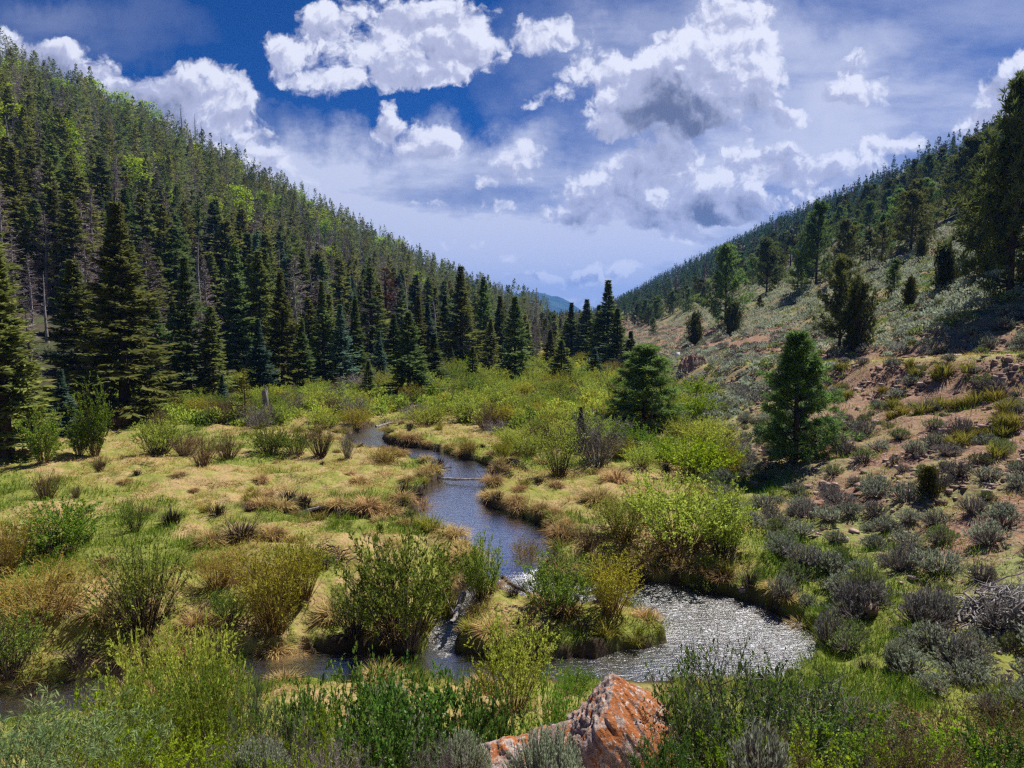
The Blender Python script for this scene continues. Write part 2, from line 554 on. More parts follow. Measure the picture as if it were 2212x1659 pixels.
def stone_mat(name, a, b, lichen=None):
    m, nt, out = new_mat(name)
    tc = N(nt, 'ShaderNodeTexCoord')
    v = tc.outputs['Object']
    n1, n2 = noise(nt, v, 2.5, 6, .65), noise(nt, v, 16, 5, .7)
    obi = N(nt, 'ShaderNodeObjectInfo')
    col = mixc(nt, maprange(nt, n1, .35, .65), a, b)
    col = mixc(nt, math_(nt, 'MULTIPLY', maprange(nt, n2, .5, .62), .5), col, (.5, .44, .40))
    col = mixc(nt, math_(nt, 'MULTIPLY', maprange(nt, n2, .47, .36), .55), col, (.06, .05, .045))
    if lichen:
        geo = N(nt, 'ShaderNodeNewGeometry')
        sx = N(nt, 'ShaderNodeSeparateXYZ')
        nt.links.new(geo.outputs['Normal'], sx.inputs[0])
        l1 = noise(nt, v, 9, 7, .72, .2)
        up = maprange(nt, sx.outputs[2], .1, .75)
        mk = maprange(nt, math_(nt, 'ADD', l1, math_(nt, 'ADD', math_(nt, 'MULTIPLY', up, .06), math_(nt, 'MULTIPLY', sx.outputs[0], .13))), .52, .59)
        lc = mixc(nt, n2, (.19, .055, .018), (.42, .155, .048))
        col = mixc(nt, mk, col, lc)
        l2 = noise(nt, v, 30, 4, .6)
        col = mixc(nt, math_(nt, 'MULTIPLY', maprange(nt, l2, .56, .62), .8), col, (.5, .42, .36))
    bs = N(nt, 'ShaderNodeBsdfPrincipled')
    bs.inputs['Roughness'].default_value = .9
    bs.inputs['Specular IOR Level'].default_value = .25
    hs = N(nt, 'ShaderNodeHueSaturation')
    nt.links.new(col, hs.inputs['Color'])
    nt.links.new(maprange(nt, obi.outputs['Random'], 0, 1, .75, 1.2, False), hs.inputs['Value'])
    nt.links.new(hs.outputs[0], bs.inputs['Base Color'])
    bp = N(nt, 'ShaderNodeBump')
    bp.inputs['Strength'].default_value = .9
    bp.inputs['Distance'].default_value = .045
    nt.links.new(math_(nt, 'ADD', n1, math_(nt, 'MULTIPLY', n2, .6)), bp.inputs['Height'])
    nt.links.new(bp.outputs[0], bs.inputs['Normal'])
    nt.links.new(bs.outputs[0], out.inputs[0])
    return m
M['lichen_rock'] = stone_mat('lichen boulder', (.24, .165, .14), (.37, .29, .25), True)
M['red_rock'] = stone_mat('red slope rock', (.22, .12, .085), (.36, .22, .17))
M['grey_rock'] = stone_mat('grey slope rock', (.20, .19, .19), (.36, .34, .33))
M['pink_rock'] = stone_mat('scree stone', (.22, .145, .12), (.42, .32, .28))

# ------------------------------------------------------------------ plant generators
def grow_conifer(b, rng, h, r, nb, nt, base=.06, tw=.34, wid=.085, mat=0, attr=None, fat=.8, droop=-.38, up=.75, ragged=.45, tiers=0):
    """whorls of drooping boughs carrying flat sprays"""
    u = rng.uniform(0, 1, nb) ** .82
    t = base + (1 - base) * u
    tf = np.ones(nb)
    if tiers:
        lv = base + (1 - base) * (np.linspace(0, 1, tiers) ** .92)
        k = np.clip((np.interp(t, lv, np.arange(tiers)) + .5).astype(int), 0, tiers - 1)
        t = np.clip(lv[k] + rng.normal(0, .42 / tiers, nb), 0, .995)
        tf = rng.uniform(.68, 1.18, tiers)[k]
    az = rng.uniform(0, 2 * np.pi, nb)
    # side-to-side unevenness of the outline
    lob = 1 + .16 * np.sin(az * 2 + rng.uniform(0, 6) + t * 6)
    L = (r * (1 - t) ** fat * (1 - ragged + ragged * 1.15 * rng.uniform(0, 1, nb)) * lob * tf) + .022 * h * (1 - t) + .004 * h
    phi = droop + (up - droop) * t ** 1.6 + rng.normal(0, .09, nb)
    out = np.stack([np.cos(az), np.sin(az), np.zeros(nb)], 1)
    s = (np.arange(nt)[None] + rng.uniform(0, 1, (nb, nt))) / nt
    s = .12 + .88 * s ** .75
    p = np.zeros((nb, nt, 3))
    p += out[:, None] * (L * np.cos(phi))[:, None, None] * s[:, :, None]
    p[:, :, 2] = (t * h)[:, None] + (L * np.sin(phi))[:, None] * s + (.22 * L)[:, None] * s ** 2
    bd = unit(out * np.cos(phi)[:, None] + np.array([0, 0, 1.]) * (np.sin(phi) + .3)[:, None])
    sd = np.stack([-np.sin(az), np.cos(az), np.zeros(nb)], 1)
    sg = np.where(np.arange(nt) % 2 == 0, 1., -1.)[None] * rng.uniform(.3, 1.1, (nb, nt))
    vec = bd[:, None] * rng.uniform(.45, 1, (nb, nt))[:, :, None] + sd[:, None] * sg[:, :, None]
    vec[:, :, 2] += rng.normal(-.16, .22, (nb, nt))
    vec = unit(vec.reshape(-1, 3))
    ln = (tw * (.55 + .75 * rng.uniform(0, 1, (nb, nt))) * (1.15 - .55 * s) * np.clip(L / r, .16, 1)[:, None] ** .42).reshape(-1)
    side = unit(np.cross(vec, np.array([0, 0, 1.]) + rng.normal(0, .8, vec.shape)))
    b.kites(p.reshape(-1, 3), vec * ln[:, None], side * (wid * (.6 + .7 * rng.uniform(0, 1, len(ln))))[:, None] * (ln / tw)[:, None], mat, attr)
    return t, az, L, phi

def grow_trunk(b, rng, h, r0, mat=0, sides=6, lean=.0, top=.99, attr=None):
    k = 7
    s = np.linspace(0, 1, k)
    path = np.zeros((1, k, 3))
    path[0, :, 0] = lean * s ** 2 * h * np.cos(1.7) + .01 * h * np.sin(s * 5 + rng.uniform(0, 6)) * s
    path[0, :, 1] = lean * s ** 2 * h * .5
    path[0, :, 2] = s * h * top - .15
    b.tubes(path, (r0 * (1 - s) ** .8 + .012 + .35 * r0 * np.exp(-s * 22))[None], sides, mat, attr)

def grow_sticks(b, rng, h, r, nb, base=.15, wid=.02, mat=0, attr=None, sub=5, droop=.0):
    """bare dead branches with side twigs"""
    t = base + (1 - base) * rng.uniform(0, 1, nb)
    az = rng.uniform(0, 2 * np.pi, nb)
    L = (r * (1 - t) ** .7 * rng.uniform(.35, 1.1, nb)) + .1
    d = unit(np.stack([np.cos(az), np.sin(az), droop + rng.normal(0, .25, nb) + t * .5], 1))
    p = np.stack([np.zeros(nb), np.zeros(nb), t * h], 1)
    b.kites(p, d * L[:, None], perp(rng, d) * wid, mat, attr, .2)
    s = rng.uniform(.25, .95, (nb, sub))
    q = (p[:, None] + d[:, None] * (L[:, None] * s)[:, :, None]).reshape(-1, 3)
    d2 = unit(np.repeat(d, sub, 0) * .8 + sphere(rng, nb * sub) * .8)
    b.kites(q, d2 * (np.repeat(L, sub) * rng.uniform(.2, .55, nb * sub))[:, None], perp(rng, d2) * wid * .6, mat, attr, .3)

def grow_tufts(b, rng, pos, dirs, n, ln, wid, mat=0, attr=None, spread=.9):
    k = len(pos)
    v = unit(np.repeat(dirs, n, 0) * .75 + sphere(rng, k * n) * spread)
    l = ln * rng.uniform(.6, 1.15, k * n)
    b.kites(np.repeat(pos, n, 0), v * l[:, None], perp(rng, v) * wid, mat, attr, .5)

def pine_points(rng, h, nb, env, nt=9, base=.12, up=(.05, .8)):
    lv = base + (1 - base) * np.linspace(0, 1, 13) ** .9
    t = np.clip(lv[rng.integers(0, 13, nb)] + rng.normal(0, .012, nb), 0, .985)
    az = rng.uniform(0, 2 * np.pi, nb)
    L = env(t) * rng.uniform(.6, 1.12, nb) * (1 + .18 * np.sin(az * 3 + 5 * t))
    ph = up[0] + (up[1] - up[0]) * t + rng.normal(0, .14, nb)
    out = np.stack([np.cos(az) * np.cos(ph), np.sin(az) * np.cos(ph), np.sin(ph)], 1)
    s = rng.uniform(.32, 1, (nb, nt))
    s[:, 0] = 1
    p = np.stack([np.zeros(nb), np.zeros(nb), t * h], 1)
    q = p[:, None] + out[:, None] * (L[:, None] * s)[:, :, None]
    q[:, :, 2] += (.18 * L)[:, None] * s ** 2
    q += rng.normal(0, 1, q.shape) * (.075 * L)[:, None, None]
    return p, out, L, q, s

def tree_meshes(kind, seed, fine=1.):
    """(trunk mesh, crown mesh) for a full tree of unit size: height 10 m"""
    rng = np.random.default_rng(seed)
    T, C = Builder(), Builder()
    h = 10.
    if kind == 'spruce':
        r = rng.uniform(1.8, 2.3)
        grow_trunk(T, rng, h, .16)
        grow_sticks(T, rng, h, r * .8, 70, .05, .018, sub=2, droop=-.25)
        grow_conifer(C, rng, h, r, int(380 * fine), 30, base=.02, tw=.54, wid=.095, fat=rng.uniform(1.0, 1.25), tiers=int(rng.integers(20, 27)))
    elif kind == 'broad':
        r = rng.uniform(2.2, 2.6)
        grow_trunk(T, rng, h, .17)
        grow_conifer(C, rng, h, r, int(380 * fine), 36, base=.01, tw=.6, wid=.1, fat=.95, droop=-.3, tiers=19)
    elif kind == 'narrow':
        r = rng.uniform(1.3, 1.65)
        grow_trunk(T, rng, h, .13)
        grow_sticks(T, rng, h, r, 60, .08, .018, sub=3, droop=-.1)
        grow_conifer(C, rng, h, r, int(300 * fine), 26, base=rng.uniform(.04, .12), tw=.56, wid=.10, fat=.72, ragged=.6, tiers=22)
    elif kind == 'open':
        r = 2.3
        grow_trunk(T, rng, h, .13)
        grow_conifer(C, rng, h, r, int(120 * fine), 36, base=.05, tw=.55, wid=.08, fat=1.0, droop=-.12, up=.6, tiers=13)
    elif kind == 'dead':
        r = rng.uniform(.9, 1.3)
        grow_trunk(T, rng, h, .12, lean=rng.uniform(-.04, .04))
        grow_sticks(C, rng, h, r * 1.25, 230, .1, .026, sub=8)
    elif kind == 'snag':
        r = .9
        grow_trunk(T, rng, h, .14, lean=rng.uniform(-.05, .05))
        grow_sticks(C, rng, h, r, 55, .25, .022, sub=4, droop=.1)
    elif kind == 'rust':
        r = 1.4
        grow_trunk(T, rng, h, .13)
        grow_conifer(C, rng, h, r, int(120 * fine), 16, base=.12, tw=.42, wid=.055, fat=.6, ragged=.6)
    elif kind in ('pine', 'pinyon'):
        if kind == 'pine':
            env = lambda t: 2.9 * np.clip(1 - t, 0, 1) ** .72 * np.clip(.55 + 2.2 * t, 0, 1) + .25
            n, nb, w, ln, bs = 22, 140, .028, .52, .06
        else:
            env = lambda t: (4.3 * np.clip(1 - t, 0, 1) ** .62 * np.clip(.45 + 3.2 * t, 0, 1) + .2)
            n, nb, w, ln, bs = 15, 110, .042, .52, .06
        p, o, L, q, s = pine_points(rng, h, int(nb * fine), env, 10, bs)
        grow_trunk(T, rng, h, .2, lean=rng.uniform(-.05, .05))
        T.tubes(np.stack([p, p + o * (L * .5)[:, None] + np.array([0, 0, .05]), p + o * L[:, None] + np.array([0, 0, 1.]) * (.18 * L)[:, None]], 1), np.array([[.06, .04, .015]]), 3)
        grow_tufts(C, rng, q.reshape(-1, 3), unit(np.repeat(o, q.shape[1], 0) + np.array([0, 0, .35])), n, ln, w)
    elif kind == 'juniper':
        env = lambda t: 5.2 * np.sqrt(np.clip(1 - ((t - .35) / .68) ** 2, .02, 1))
        p, o, L, q, s = pine_points(rng, h, int(170 * fine), env, 12, .03, (.1, 1.1))
        T.tubes(np.stack([p * .3, p * .5 + o * (L * .4)[:, None], p + o * L[:, None]], 1), np.array([[.16, .09, .03]]), 3)
        grow_tufts(C, rng, q.reshape(-1, 3), unit(np.repeat(o, q.shape[1], 0) + np.array([0, 0, .5])), 11, .75, .085)
    elif kind == 'aspen':
        grow_trunk(T, rng, h, .12)
        nb = 70
        t = rng.uniform(.3, 1, nb)
        az = rng.uniform(0, 2 * np.pi, nb)
        L = 1.9 * np.sqrt(np.clip(1 - ((t - .6) / .45) ** 2, .05, 1)) * rng.uniform(.5, 1.1, nb)
        c = np.stack([np.cos(az) * L, np.sin(az) * L, t * h], 1)
        c0 = np.stack([np.zeros(nb), np.zeros(nb), t * h - .8], 1)
        T.tubes(np.stack([c0, (c + c0) / 2, c], 1), np.array([[.04, .025, .01]]), 3)
        n = 28
        p = np.repeat(c, n, 0) + rng.normal(0, .38, (nb * n, 3))
        d = sphere(rng, nb * n)
        C.kites(p, d * .3, perp(rng, d) * .12)
    return T, C

def bush_builders(rng, h, spread, ns, nl, leaf, lw=.36, rb=.18, rad=.010, twigs=3, leaf_from=.28, up=.55, ragged=.5, wild=.1, tsp=.75):
    """many stems from one root; leaves along stems and side twigs"""
    T, C = Builder(), Builder()
    az = rng.uniform(0, 2 * np.pi, ns)
    q = np.sqrt(rng.uniform(0, 1, ns))
    b0 = np.stack([np.cos(az) * q * rb, np.sin(az) * q * rb, np.full(ns, -.08)], 1)
    hh = h * (1 - ragged * rng.uniform(0, 1, ns)) * (1 - .28 * q ** 2)
    off = spread * q * rng.uniform(.6, 1.1, ns)
    az2 = az + rng.normal(0, .35, ns)
    tip = b0 + np.stack([np.cos(az2) * off, np.sin(az2) * off, hh], 1)
    k = 6
    s = np.linspace(0, 1, k)
    ctrl = b0 + (tip - b0) * np.array([.38, .38, up]) + rng.normal(0, wild * h, (ns, 3)) * np.array([1, 1, .35])
    def path(s):
        s = s[:, :, None]
        return b0[:, None] * (1 - s) ** 2 + 2 * ctrl[:, None] * s * (1 - s) + tip[:, None] * s * s
    P = path(np.broadcast_to(s, (ns, k)))
    T.tubes(P, (rad * (1 - .8 * s))[None] * rng.uniform(.6, 1.2, (ns, 1)), 3)
    tan = unit(tip - ctrl)
    tp, td = [], []
    if twigs:
        st = rng.uniform(.35, .95, (ns, twigs))
        q0 = path(st).reshape(-1, 3)
        d = unit(np.repeat(tan, twigs, 0) + sphere(rng, ns * twigs) * tsp)
        l = np.repeat(hh, twigs) * rng.uniform(.10, .30, ns * twigs)
        q1 = q0 + d * l[:, None]
        T.kites(q0, q1 - q0, perp(rng, d) * rad * .5, 0, None, .2)
    for _ in range(1):
        if nl == 0:
            break
        if twigs:
            n2 = int(nl * .6)
            wt = np.repeat(rng.uniform(.08, 1, ns) ** 1.6, twigs) * rng.uniform(.2, 1, len(q0))
            i = rng.choice(len(q0), n2, p=wt / wt.sum())
            f = rng.uniform(.1, 1, n2)[:, None]
            pb = q0[i] + (q1 - q0)[i] * f
            dd = d[i]
        else:
            n2, pb, dd = 0, np.zeros((0, 3)), np.zeros((0, 3))
        n1 = nl - n2
        i = rng.integers(0, ns, n1)
        f = leaf_from + (1 - leaf_from) * rng.uniform(0, 1, (n1, 1)) ** .8
        pa = b0[i] * (1 - f) ** 2 + 2 * ctrl[i] * f * (1 - f) + tip[i] * f * f
        P_ = np.concatenate([pa, pb])
        D_ = np.concatenate([tan[i], dd])
        D_ = unit(D_ * .9 + sphere(rng, len(D_)) * .8)
        ll = leaf * rng.uniform(.6, 1.25, len(P_))
        C.kites(P_, D_ * ll[:, None], perp(rng, D_) * (ll * lw * .5)[:, None])
    if nl == 0:
        C = None
    return T, C

def sage_builder(rng, r=.5, h=.5, nt=150, nl=9, leaf=.075, lw=.3, dead=.3, tufty=True):
    """low cushion of upright grey shoots; slot 0 shoots, slot 1 wood"""
    b = Builder()
    az = rng.uniform(0, 2 * np.pi, nt)
    q = np.sqrt(rng.uniform(0, 1, nt))
    ex = r * q * (1 + .25 * np.sin(az * 3 + rng.uniform(0, 6)))
    top = np.stack([np.cos(az) * ex, np.sin(az) * ex, h * np.sqrt(np.clip(1.05 - q ** 2, .08, 1)) * rng.uniform(.72, 1.1, nt)], 1)
    base = top * np.array([.15, .15, 0]) + np.array([0, 0, -.05])
    mid = (base + top) / 2 + np.stack([np.cos(az), np.sin(az), np.zeros(nt)], 1) * (.12 * r)
    b.tubes(np.stack([base, mid, top], 1), np.array([[.012, .007, .003]]) * (r / .5), 3, 1)
    live = rng.uniform(0, 1, nt) > dead
    d = unit(top - mid)
    tops, dl, md = top[live], d[live], mid[live]
    i = np.repeat(np.arange(len(tops)), nl)
    f = rng.uniform(.35, 1, len(i))[:, None]
    p = md[i] * (1 - f) + tops[i] * f
    v = unit(dl[i] + sphere(rng, len(i)) * .75 + np.array([0, 0, .25]))
    l = leaf * rng.uniform(.6, 1.3, len(i))
    b.kites(p, v * l[:, None], perp(rng, v) * (l * lw * .5)[:, None], 0)
    # bare twiglets
    dp = top[~live]
    if len(dp):
        i = np.repeat(np.arange(len(dp)), 6)
        v = unit(d[~live][i] + sphere(rng, len(i)) * .9)
        b.kites(dp[i] - d[~live][i] * (.3 * h * rng.uniform(0, 1, len(i)))[:, None], v * (.22 * r), perp(rng, v) * .004 * (r / .5), 1)
    return b

def tussock_builder(rng, n=160, h=.55, r=.12, w=.012, lean=.55):
    b = Builder()
    az = rng.uniform(0, 2 * np.pi, n)
    q = np.sqrt(rng.uniform(0, 1, n))
    base = np.stack([np.cos(az) * q * r, np.sin(az) * q * r, np.full(n, -.04)], 1)
    az2 = az + rng.normal(0, .5, n)
    o = np.stack([np.cos(az2), np.sin(az2), np.zeros(n)], 1)
    l = h * rng.uniform(.55, 1.1, n)
    a = lean * (.25 + q) * rng.uniform(.4, 1.2, n)
    m = base + o * (l * .5 * np.sin(a))[:, None] + np.array([0, 0, 1.]) * (l * .55 * np.cos(a))[:, None]
    tip = m + o * (l * .55 * np.sin(a * 1.9))[:, None] + np.array([0, 0, 1.]) * (l * .5 * np.cos(a * 1.9))[:, None]
    sd = np.stack([-np.sin(az2), np.cos(az2), np.zeros(n)], 1) * w
    V = np.stack([base - sd * .7, base + sd * .7, m + sd, m - sd], 1)
    b.add(V, np.arange(4 * n).reshape(n, 4))
    V = np.stack([m - sd, m + sd, tip + sd * .1, tip - sd * .1], 1)
    b.add(V, np.arange(4 * n).reshape(n, 4))
    return b

# ------------------------------------------------------------------ object helpers
def link(o, parent=None):
    COL.objects.link(o)
    if parent is not None:
        o.parent = parent
    return o

def tag(o, label, cat, group=None, kind=None):
    if label:
        o['label'] = label
    if cat:
        o['category'] = cat
    if group:
        o['group'] = group
    if kind:
        o['kind'] = kind
    return o

def over(o, slot, mat):
    """this object's own material over a shared mesh"""
    o.material_slots[slot].link = 'OBJECT'
    o.material_slots[slot].material = mat

def place(name, parts, loc, rz, sc, label, cat, group=None, mats=None, tilt=(0, 0)):
    """a thing: an Empty at its base carrying one mesh per part"""
    e = bpy.data.objects.new(name, None)
    e.empty_display_size = .2
    link(e)
    e.location = loc
    e.rotation_euler = (tilt[0], tilt[1], rz)
    e.scale = sc
    tag(e, label, cat, group)
    for pn, me in parts:
        c = link(bpy.data.objects.new(pn, me), e)
        if mats and pn in mats:
            over(c, 0, mats[pn])
    return e

def single(name, me, loc, rz, sc, label, cat, group=None, mats=None, kind=None, tilt=(0, 0)):
    o = link(bpy.data.objects.new(name, me))
    o.location = loc
    o.rotation_euler = (tilt[0], tilt[1], rz)
    o.scale = sc
    tag(o, label, cat, group, kind)
    if mats:
        for i, m in enumerate(mats):
            if m is not None:
                over(o, i, m)
    return o

EXEC_PARTS = []
# ------------------------------------------------------------------ ground: one sheet to the horizon
def build_ground():
    th = np.linspace(R(-66), R(66), 1000)
    r = np.concatenate([np.geomspace(.5, 8, 60, endpoint=False), np.geomspace(8, 75, 560, endpoint=False),
                        np.geomspace(75, 500, 170, endpoint=False), np.geomspace(500, 2600, 50)])
    RR, TT = np.meshgrid(r, th, indexing='ij')
    X, Y = RR * np.sin(TT), RR * np.cos(TT)
    Z = height(X, Y)
    nr, nc = X.shape
    V = np.stack([X, Y, Z], -1).reshape(-1, 3)
    idx = np.arange(nr * nc).reshape(nr, nc)
    q = np.stack([idx[:-1, :-1], idx[:-1, 1:], idx[1:, 1:], idx[1:, :-1]], -1).reshape(-1, 4)[:, ::-1]
    b = Builder()
    b.add(V, q)
    me = b.mesh('ground', [M['ground']], smooth=True)
    x, y = V[:, 0], V[:, 1]
    n = fbm(x / 2.5, y / 2.5, 51) - .5
    sd, zw, tb = channel(x, y)
    dr = x - right_foot(y)
    dl = left_foot(y) - x
    meadow_in = sstep(9.0, 11.5, y + n * 3)
    A = {}
    A['slope'] = sstep(-1.0, 2.0, dr + n * 5) * sstep(11.5, 15, y + n * 3)
    A['rocky'] = np.clip(np.maximum(sstep(4, 9, dr) * (1 - sstep(14, 22, dr)), .5 * sstep(.55, .7, fbm(x / 9, y / 9, 55))), 0, 1)
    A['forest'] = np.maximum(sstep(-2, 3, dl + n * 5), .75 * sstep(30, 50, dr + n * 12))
    A['gravel'] = (1 - sstep(7.5, 9.5, y + n * 2)) * (1 - sstep(1.5, 4.5, x + n * 3) * sstep(5, 7, y))
    A['lush'] = np.clip(sstep(.57, .66, fbm(x / 3.3, y / 3.3, 57)) * .9 + sstep(1.0, .2, sd) * sstep(.45, .6, fbm(x / 2, y / 2, 59)) + np.exp(-((dr + .3) / 1.3) ** 2) * .8 * sstep(30, 24, y), 0, 1) * meadow_in * (1 - sstep(1, 3, dr)) * (1 - sstep(-3, 1, dl))
    A['track'] = track(x, y)
    A['mud'] = sstep(.34, .08, sd + n * .5)
    for k, a in A.items():
        at = me.attributes.new(k, 'FLOAT', 'POINT')
        at.data.foreach_set('value', np.ascontiguousarray(a, np.float32))
    o = link(bpy.data.objects.new('ground', me))
    tag(o, 'valley floor and hillsides of straw grass, stony soil and forest litter', 'ground', kind='structure')

build_ground()

def build_stream():
    st = .11
    xs = np.arange(-24, 13, st)
    ys = np.arange(12.0, 50, st)
    X, Y = np.meshgrid(xs, ys)
    sd, zw, tb = channel(X, Y)
    # smooth level between neighbouring reaches
    Z = zw + tb * .05 * (fbm(X * 2.2, Y * 2.2, 61) - .5) + tb * .03 * (fbm(X * 6, Y * 6, 63) - .5)
    ok = sd < .55
    keep = ok[:-1, :-1] & ok[1:, :-1] & ok[:-1, 1:] & ok[1:, 1:]
    # drop cells that would bridge two levels
    zmx = np.maximum.reduce([zw[:-1, :-1], zw[1:, :-1], zw[:-1, 1:], zw[1:, 1:]])
    zmn = np.minimum.reduce([zw[:-1, :-1], zw[1:, :-1], zw[:-1, 1:], zw[1:, 1:]])
    keep &= (zmx - zmn) < .25
    idx = np.arange(X.size).reshape(X.shape)
    q = np.stack([idx[:-1, :-1], idx[:-1, 1:], idx[1:, 1:], idx[1:, :-1]], -1)[keep]
    used, inv = np.unique(q, return_inverse=True)
    V = np.stack([X, Y, Z], -1).reshape(-1, 3)[used]
    b = Builder()
    b.add(V, inv.reshape(-1, 4))
    me = b.mesh('stream', [M['water']], smooth=True)
    at = me.attributes.new('turb', 'FLOAT', 'POINT')
    at.data.foreach_set('value', np.ascontiguousarray(tb.ravel()[used], np.float32))
    o = link(bpy.data.objects.new('stream', me))
    tag(o, 'clear shallow creek winding through the meadow', 'stream', kind='structure')

build_stream()

def build_mountain():
    xs = np.linspace(-2600, 3200, 160)
    ys = np.linspace(3600, 7000, 60)
    X, Y = np.meshgrid(xs, ys)
    ridge = np.zeros_like(X)
    for (px, py, w, yc) in ((1000, 605, 300, 5200), (1135, 630, 380, 4700), (1195, 641, 240, 5000), (870, 600, 500, 5600), (1420, 690, 700, 5800)):
        u, v = uv(px, py)
        hh = CAMZ + v * yc
        ridge = np.maximum(ridge, (hh + 40) * np.exp(-((X - u * yc) / w) ** 2 - ((Y - yc) / 900) ** 2))
    Z = ridge - 40 + (fbm(X / 300, Y / 300, 71) - .5) * 50
    Z = np.maximum(Z, -40)
    idx = np.arange(X.size).reshape(X.shape)
    q = np.stack([idx[:-1, :-1], idx[:-1, 1:], idx[1:, 1:], idx[1:, :-1]], -1).reshape(-1, 4)
    b = Builder()
    b.add(np.stack([X, Y, Z], -1).reshape(-1, 3), q)
    m, nt, out = new_mat('far forest slope')
    tc = N(nt, 'ShaderNodeTexCoord')
    n1 = noise(nt, tc.outputs['Object'], .012, 6, .7)
    bs = N(nt, 'ShaderNodeBsdfDiffuse')
    nt.links.new(mixc(nt, maprange(nt, n1, .4, .62), (.02, .04, .03), (.06, .09, .05)), bs.inputs[0])
    nt.links.new(bs.outputs[0], out.inputs[0])
    o = link(bpy.data.objects.new('mountain', b.mesh('mountain', [m], smooth=True)))
    tag(o, 'blue forested mountain closing the far end of the valley', 'mountain', kind='structure')

build_mountain()

# ------------------------------------------------------------------ grass (nobody could count it)
def build_grass():
    rng = np.random.default_rng(11)
    b = Builder()
    n = 520000
    r = np.exp(rng.uniform(math.log(8.5), math.log(95), n))
    th = rng.uniform(R(-40), R(40), n)
    x, y = r * np.sin(th), r * np.cos(th)
    sd, zw, tb = channel(x, y)
    dr, dl = x - right_foot(y), left_foot(y) - x
    g = fbm(x / 2.5, y / 2.5, 51)
    cl = fbm(x / .7, y / .7, 81, 3)
    p = np.ones(n)
    p *= (sd > .12 + .5 * (fbm(x / .9, y / .9, 87) - .42))
    p *= np.where(dr > 1 + (g - .5) * 4, np.maximum(.42 * (g > .40), track(x, y)), 1)
    p *= np.where(dl > -1, .12, 1)
    p *= np.where(y < 10 + (g - .5) * 3, .35, 1)
    p *= .35 + .9 * sstep(.3, .6, cl)
    k = rng.uniform(0, 1, n) < p
    x, y, sd, dr, dl, g, cl, r = (a[k] for a in (x, y, sd, dr, dl, g, cl, r))
    z = height(x, y)
    lush = sstep(.50, .64, fbm(x / 3.3, y / 3.3, 57)) * .75 + np.exp(-((dr + .3) / 1.3) ** 2) * .45 * sstep(32, 24, y)
    lush = lush + sstep(.9, .15, sd) * sstep(.50, .62, fbm(x / 1.3, y / 1.3, 59)) * .8
    right_fg = sstep(2, 5, x) * sstep(19, 15, y)
    lush = lush * (1 - .6 * right_fg) + right_fg * np.clip(1.3 * fbm(x / 1.3, y / 1.3, 83) - .40, 0, 1)
    # the peninsula inside the lower bend is green at its rim
    px_, py_ = plane(1330, 1390, -.2)
    lush = np.maximum(lush, 1.1 * np.exp(-((x - px_) / 2.0) ** 2 - ((y - py_) / .9) ** 2))
    tint = np.clip(lush + rng.normal(0, .18, len(x)) + .24 + .35 * (fbm(x / 6, y / 6, 85) - .5), 0, 1)
    m = len(x)
    az = rng.uniform(0, 2 * np.pi, m)
    edge = sstep(.75, .05, sd)
    eps = .15
    gx = channel(x + eps, y)[0] - channel(x - eps, y)[0]
    gy = channel(x, y + eps)[0] - channel(x, y - eps)[0]
    gl = np.hypot(gx, gy) + 1e-6
    lean = np.stack([np.cos(az), np.sin(az), np.zeros(m)], 1) * (.5 + .5 * (1 - tint))[:, None]
    lean += np.stack([-gx / gl, -gy / gl, np.zeros(m)], 1) * (edge * .9)[:, None]
    low = np.where((y < 13.6) & (x < 3), .5, 1.0)
    h = low * (.07 + .26 * sstep(.38, .72, cl) ** 1.5 + .17 * edge + .10 * np.clip(lush, 0, 1)) * rng.uniform(.5, 1.3, m)
    d = unit(lean + np.array([0, 0, 1.]) * (.45 + .55 * tint)[:, None])
    w = .0048 * (r / 12) ** .9
    side = np.stack([-np.sin(az), np.cos(az), np.zeros(m)], 1)
    side = unit(side + np.array([1, 0, 0]) * .4) * w[:, None]
    b.kites(np.stack([x, y, z - .02], 1), d * h[:, None], side, 0, tint, .35)
    o = link(bpy.data.objects.new('grass', b.mesh('grass', [M['grass']], 'tint')))
    tag(o, 'straw and green meadow grass covering the valley floor and banks', 'grass', kind='stuff')

build_grass()

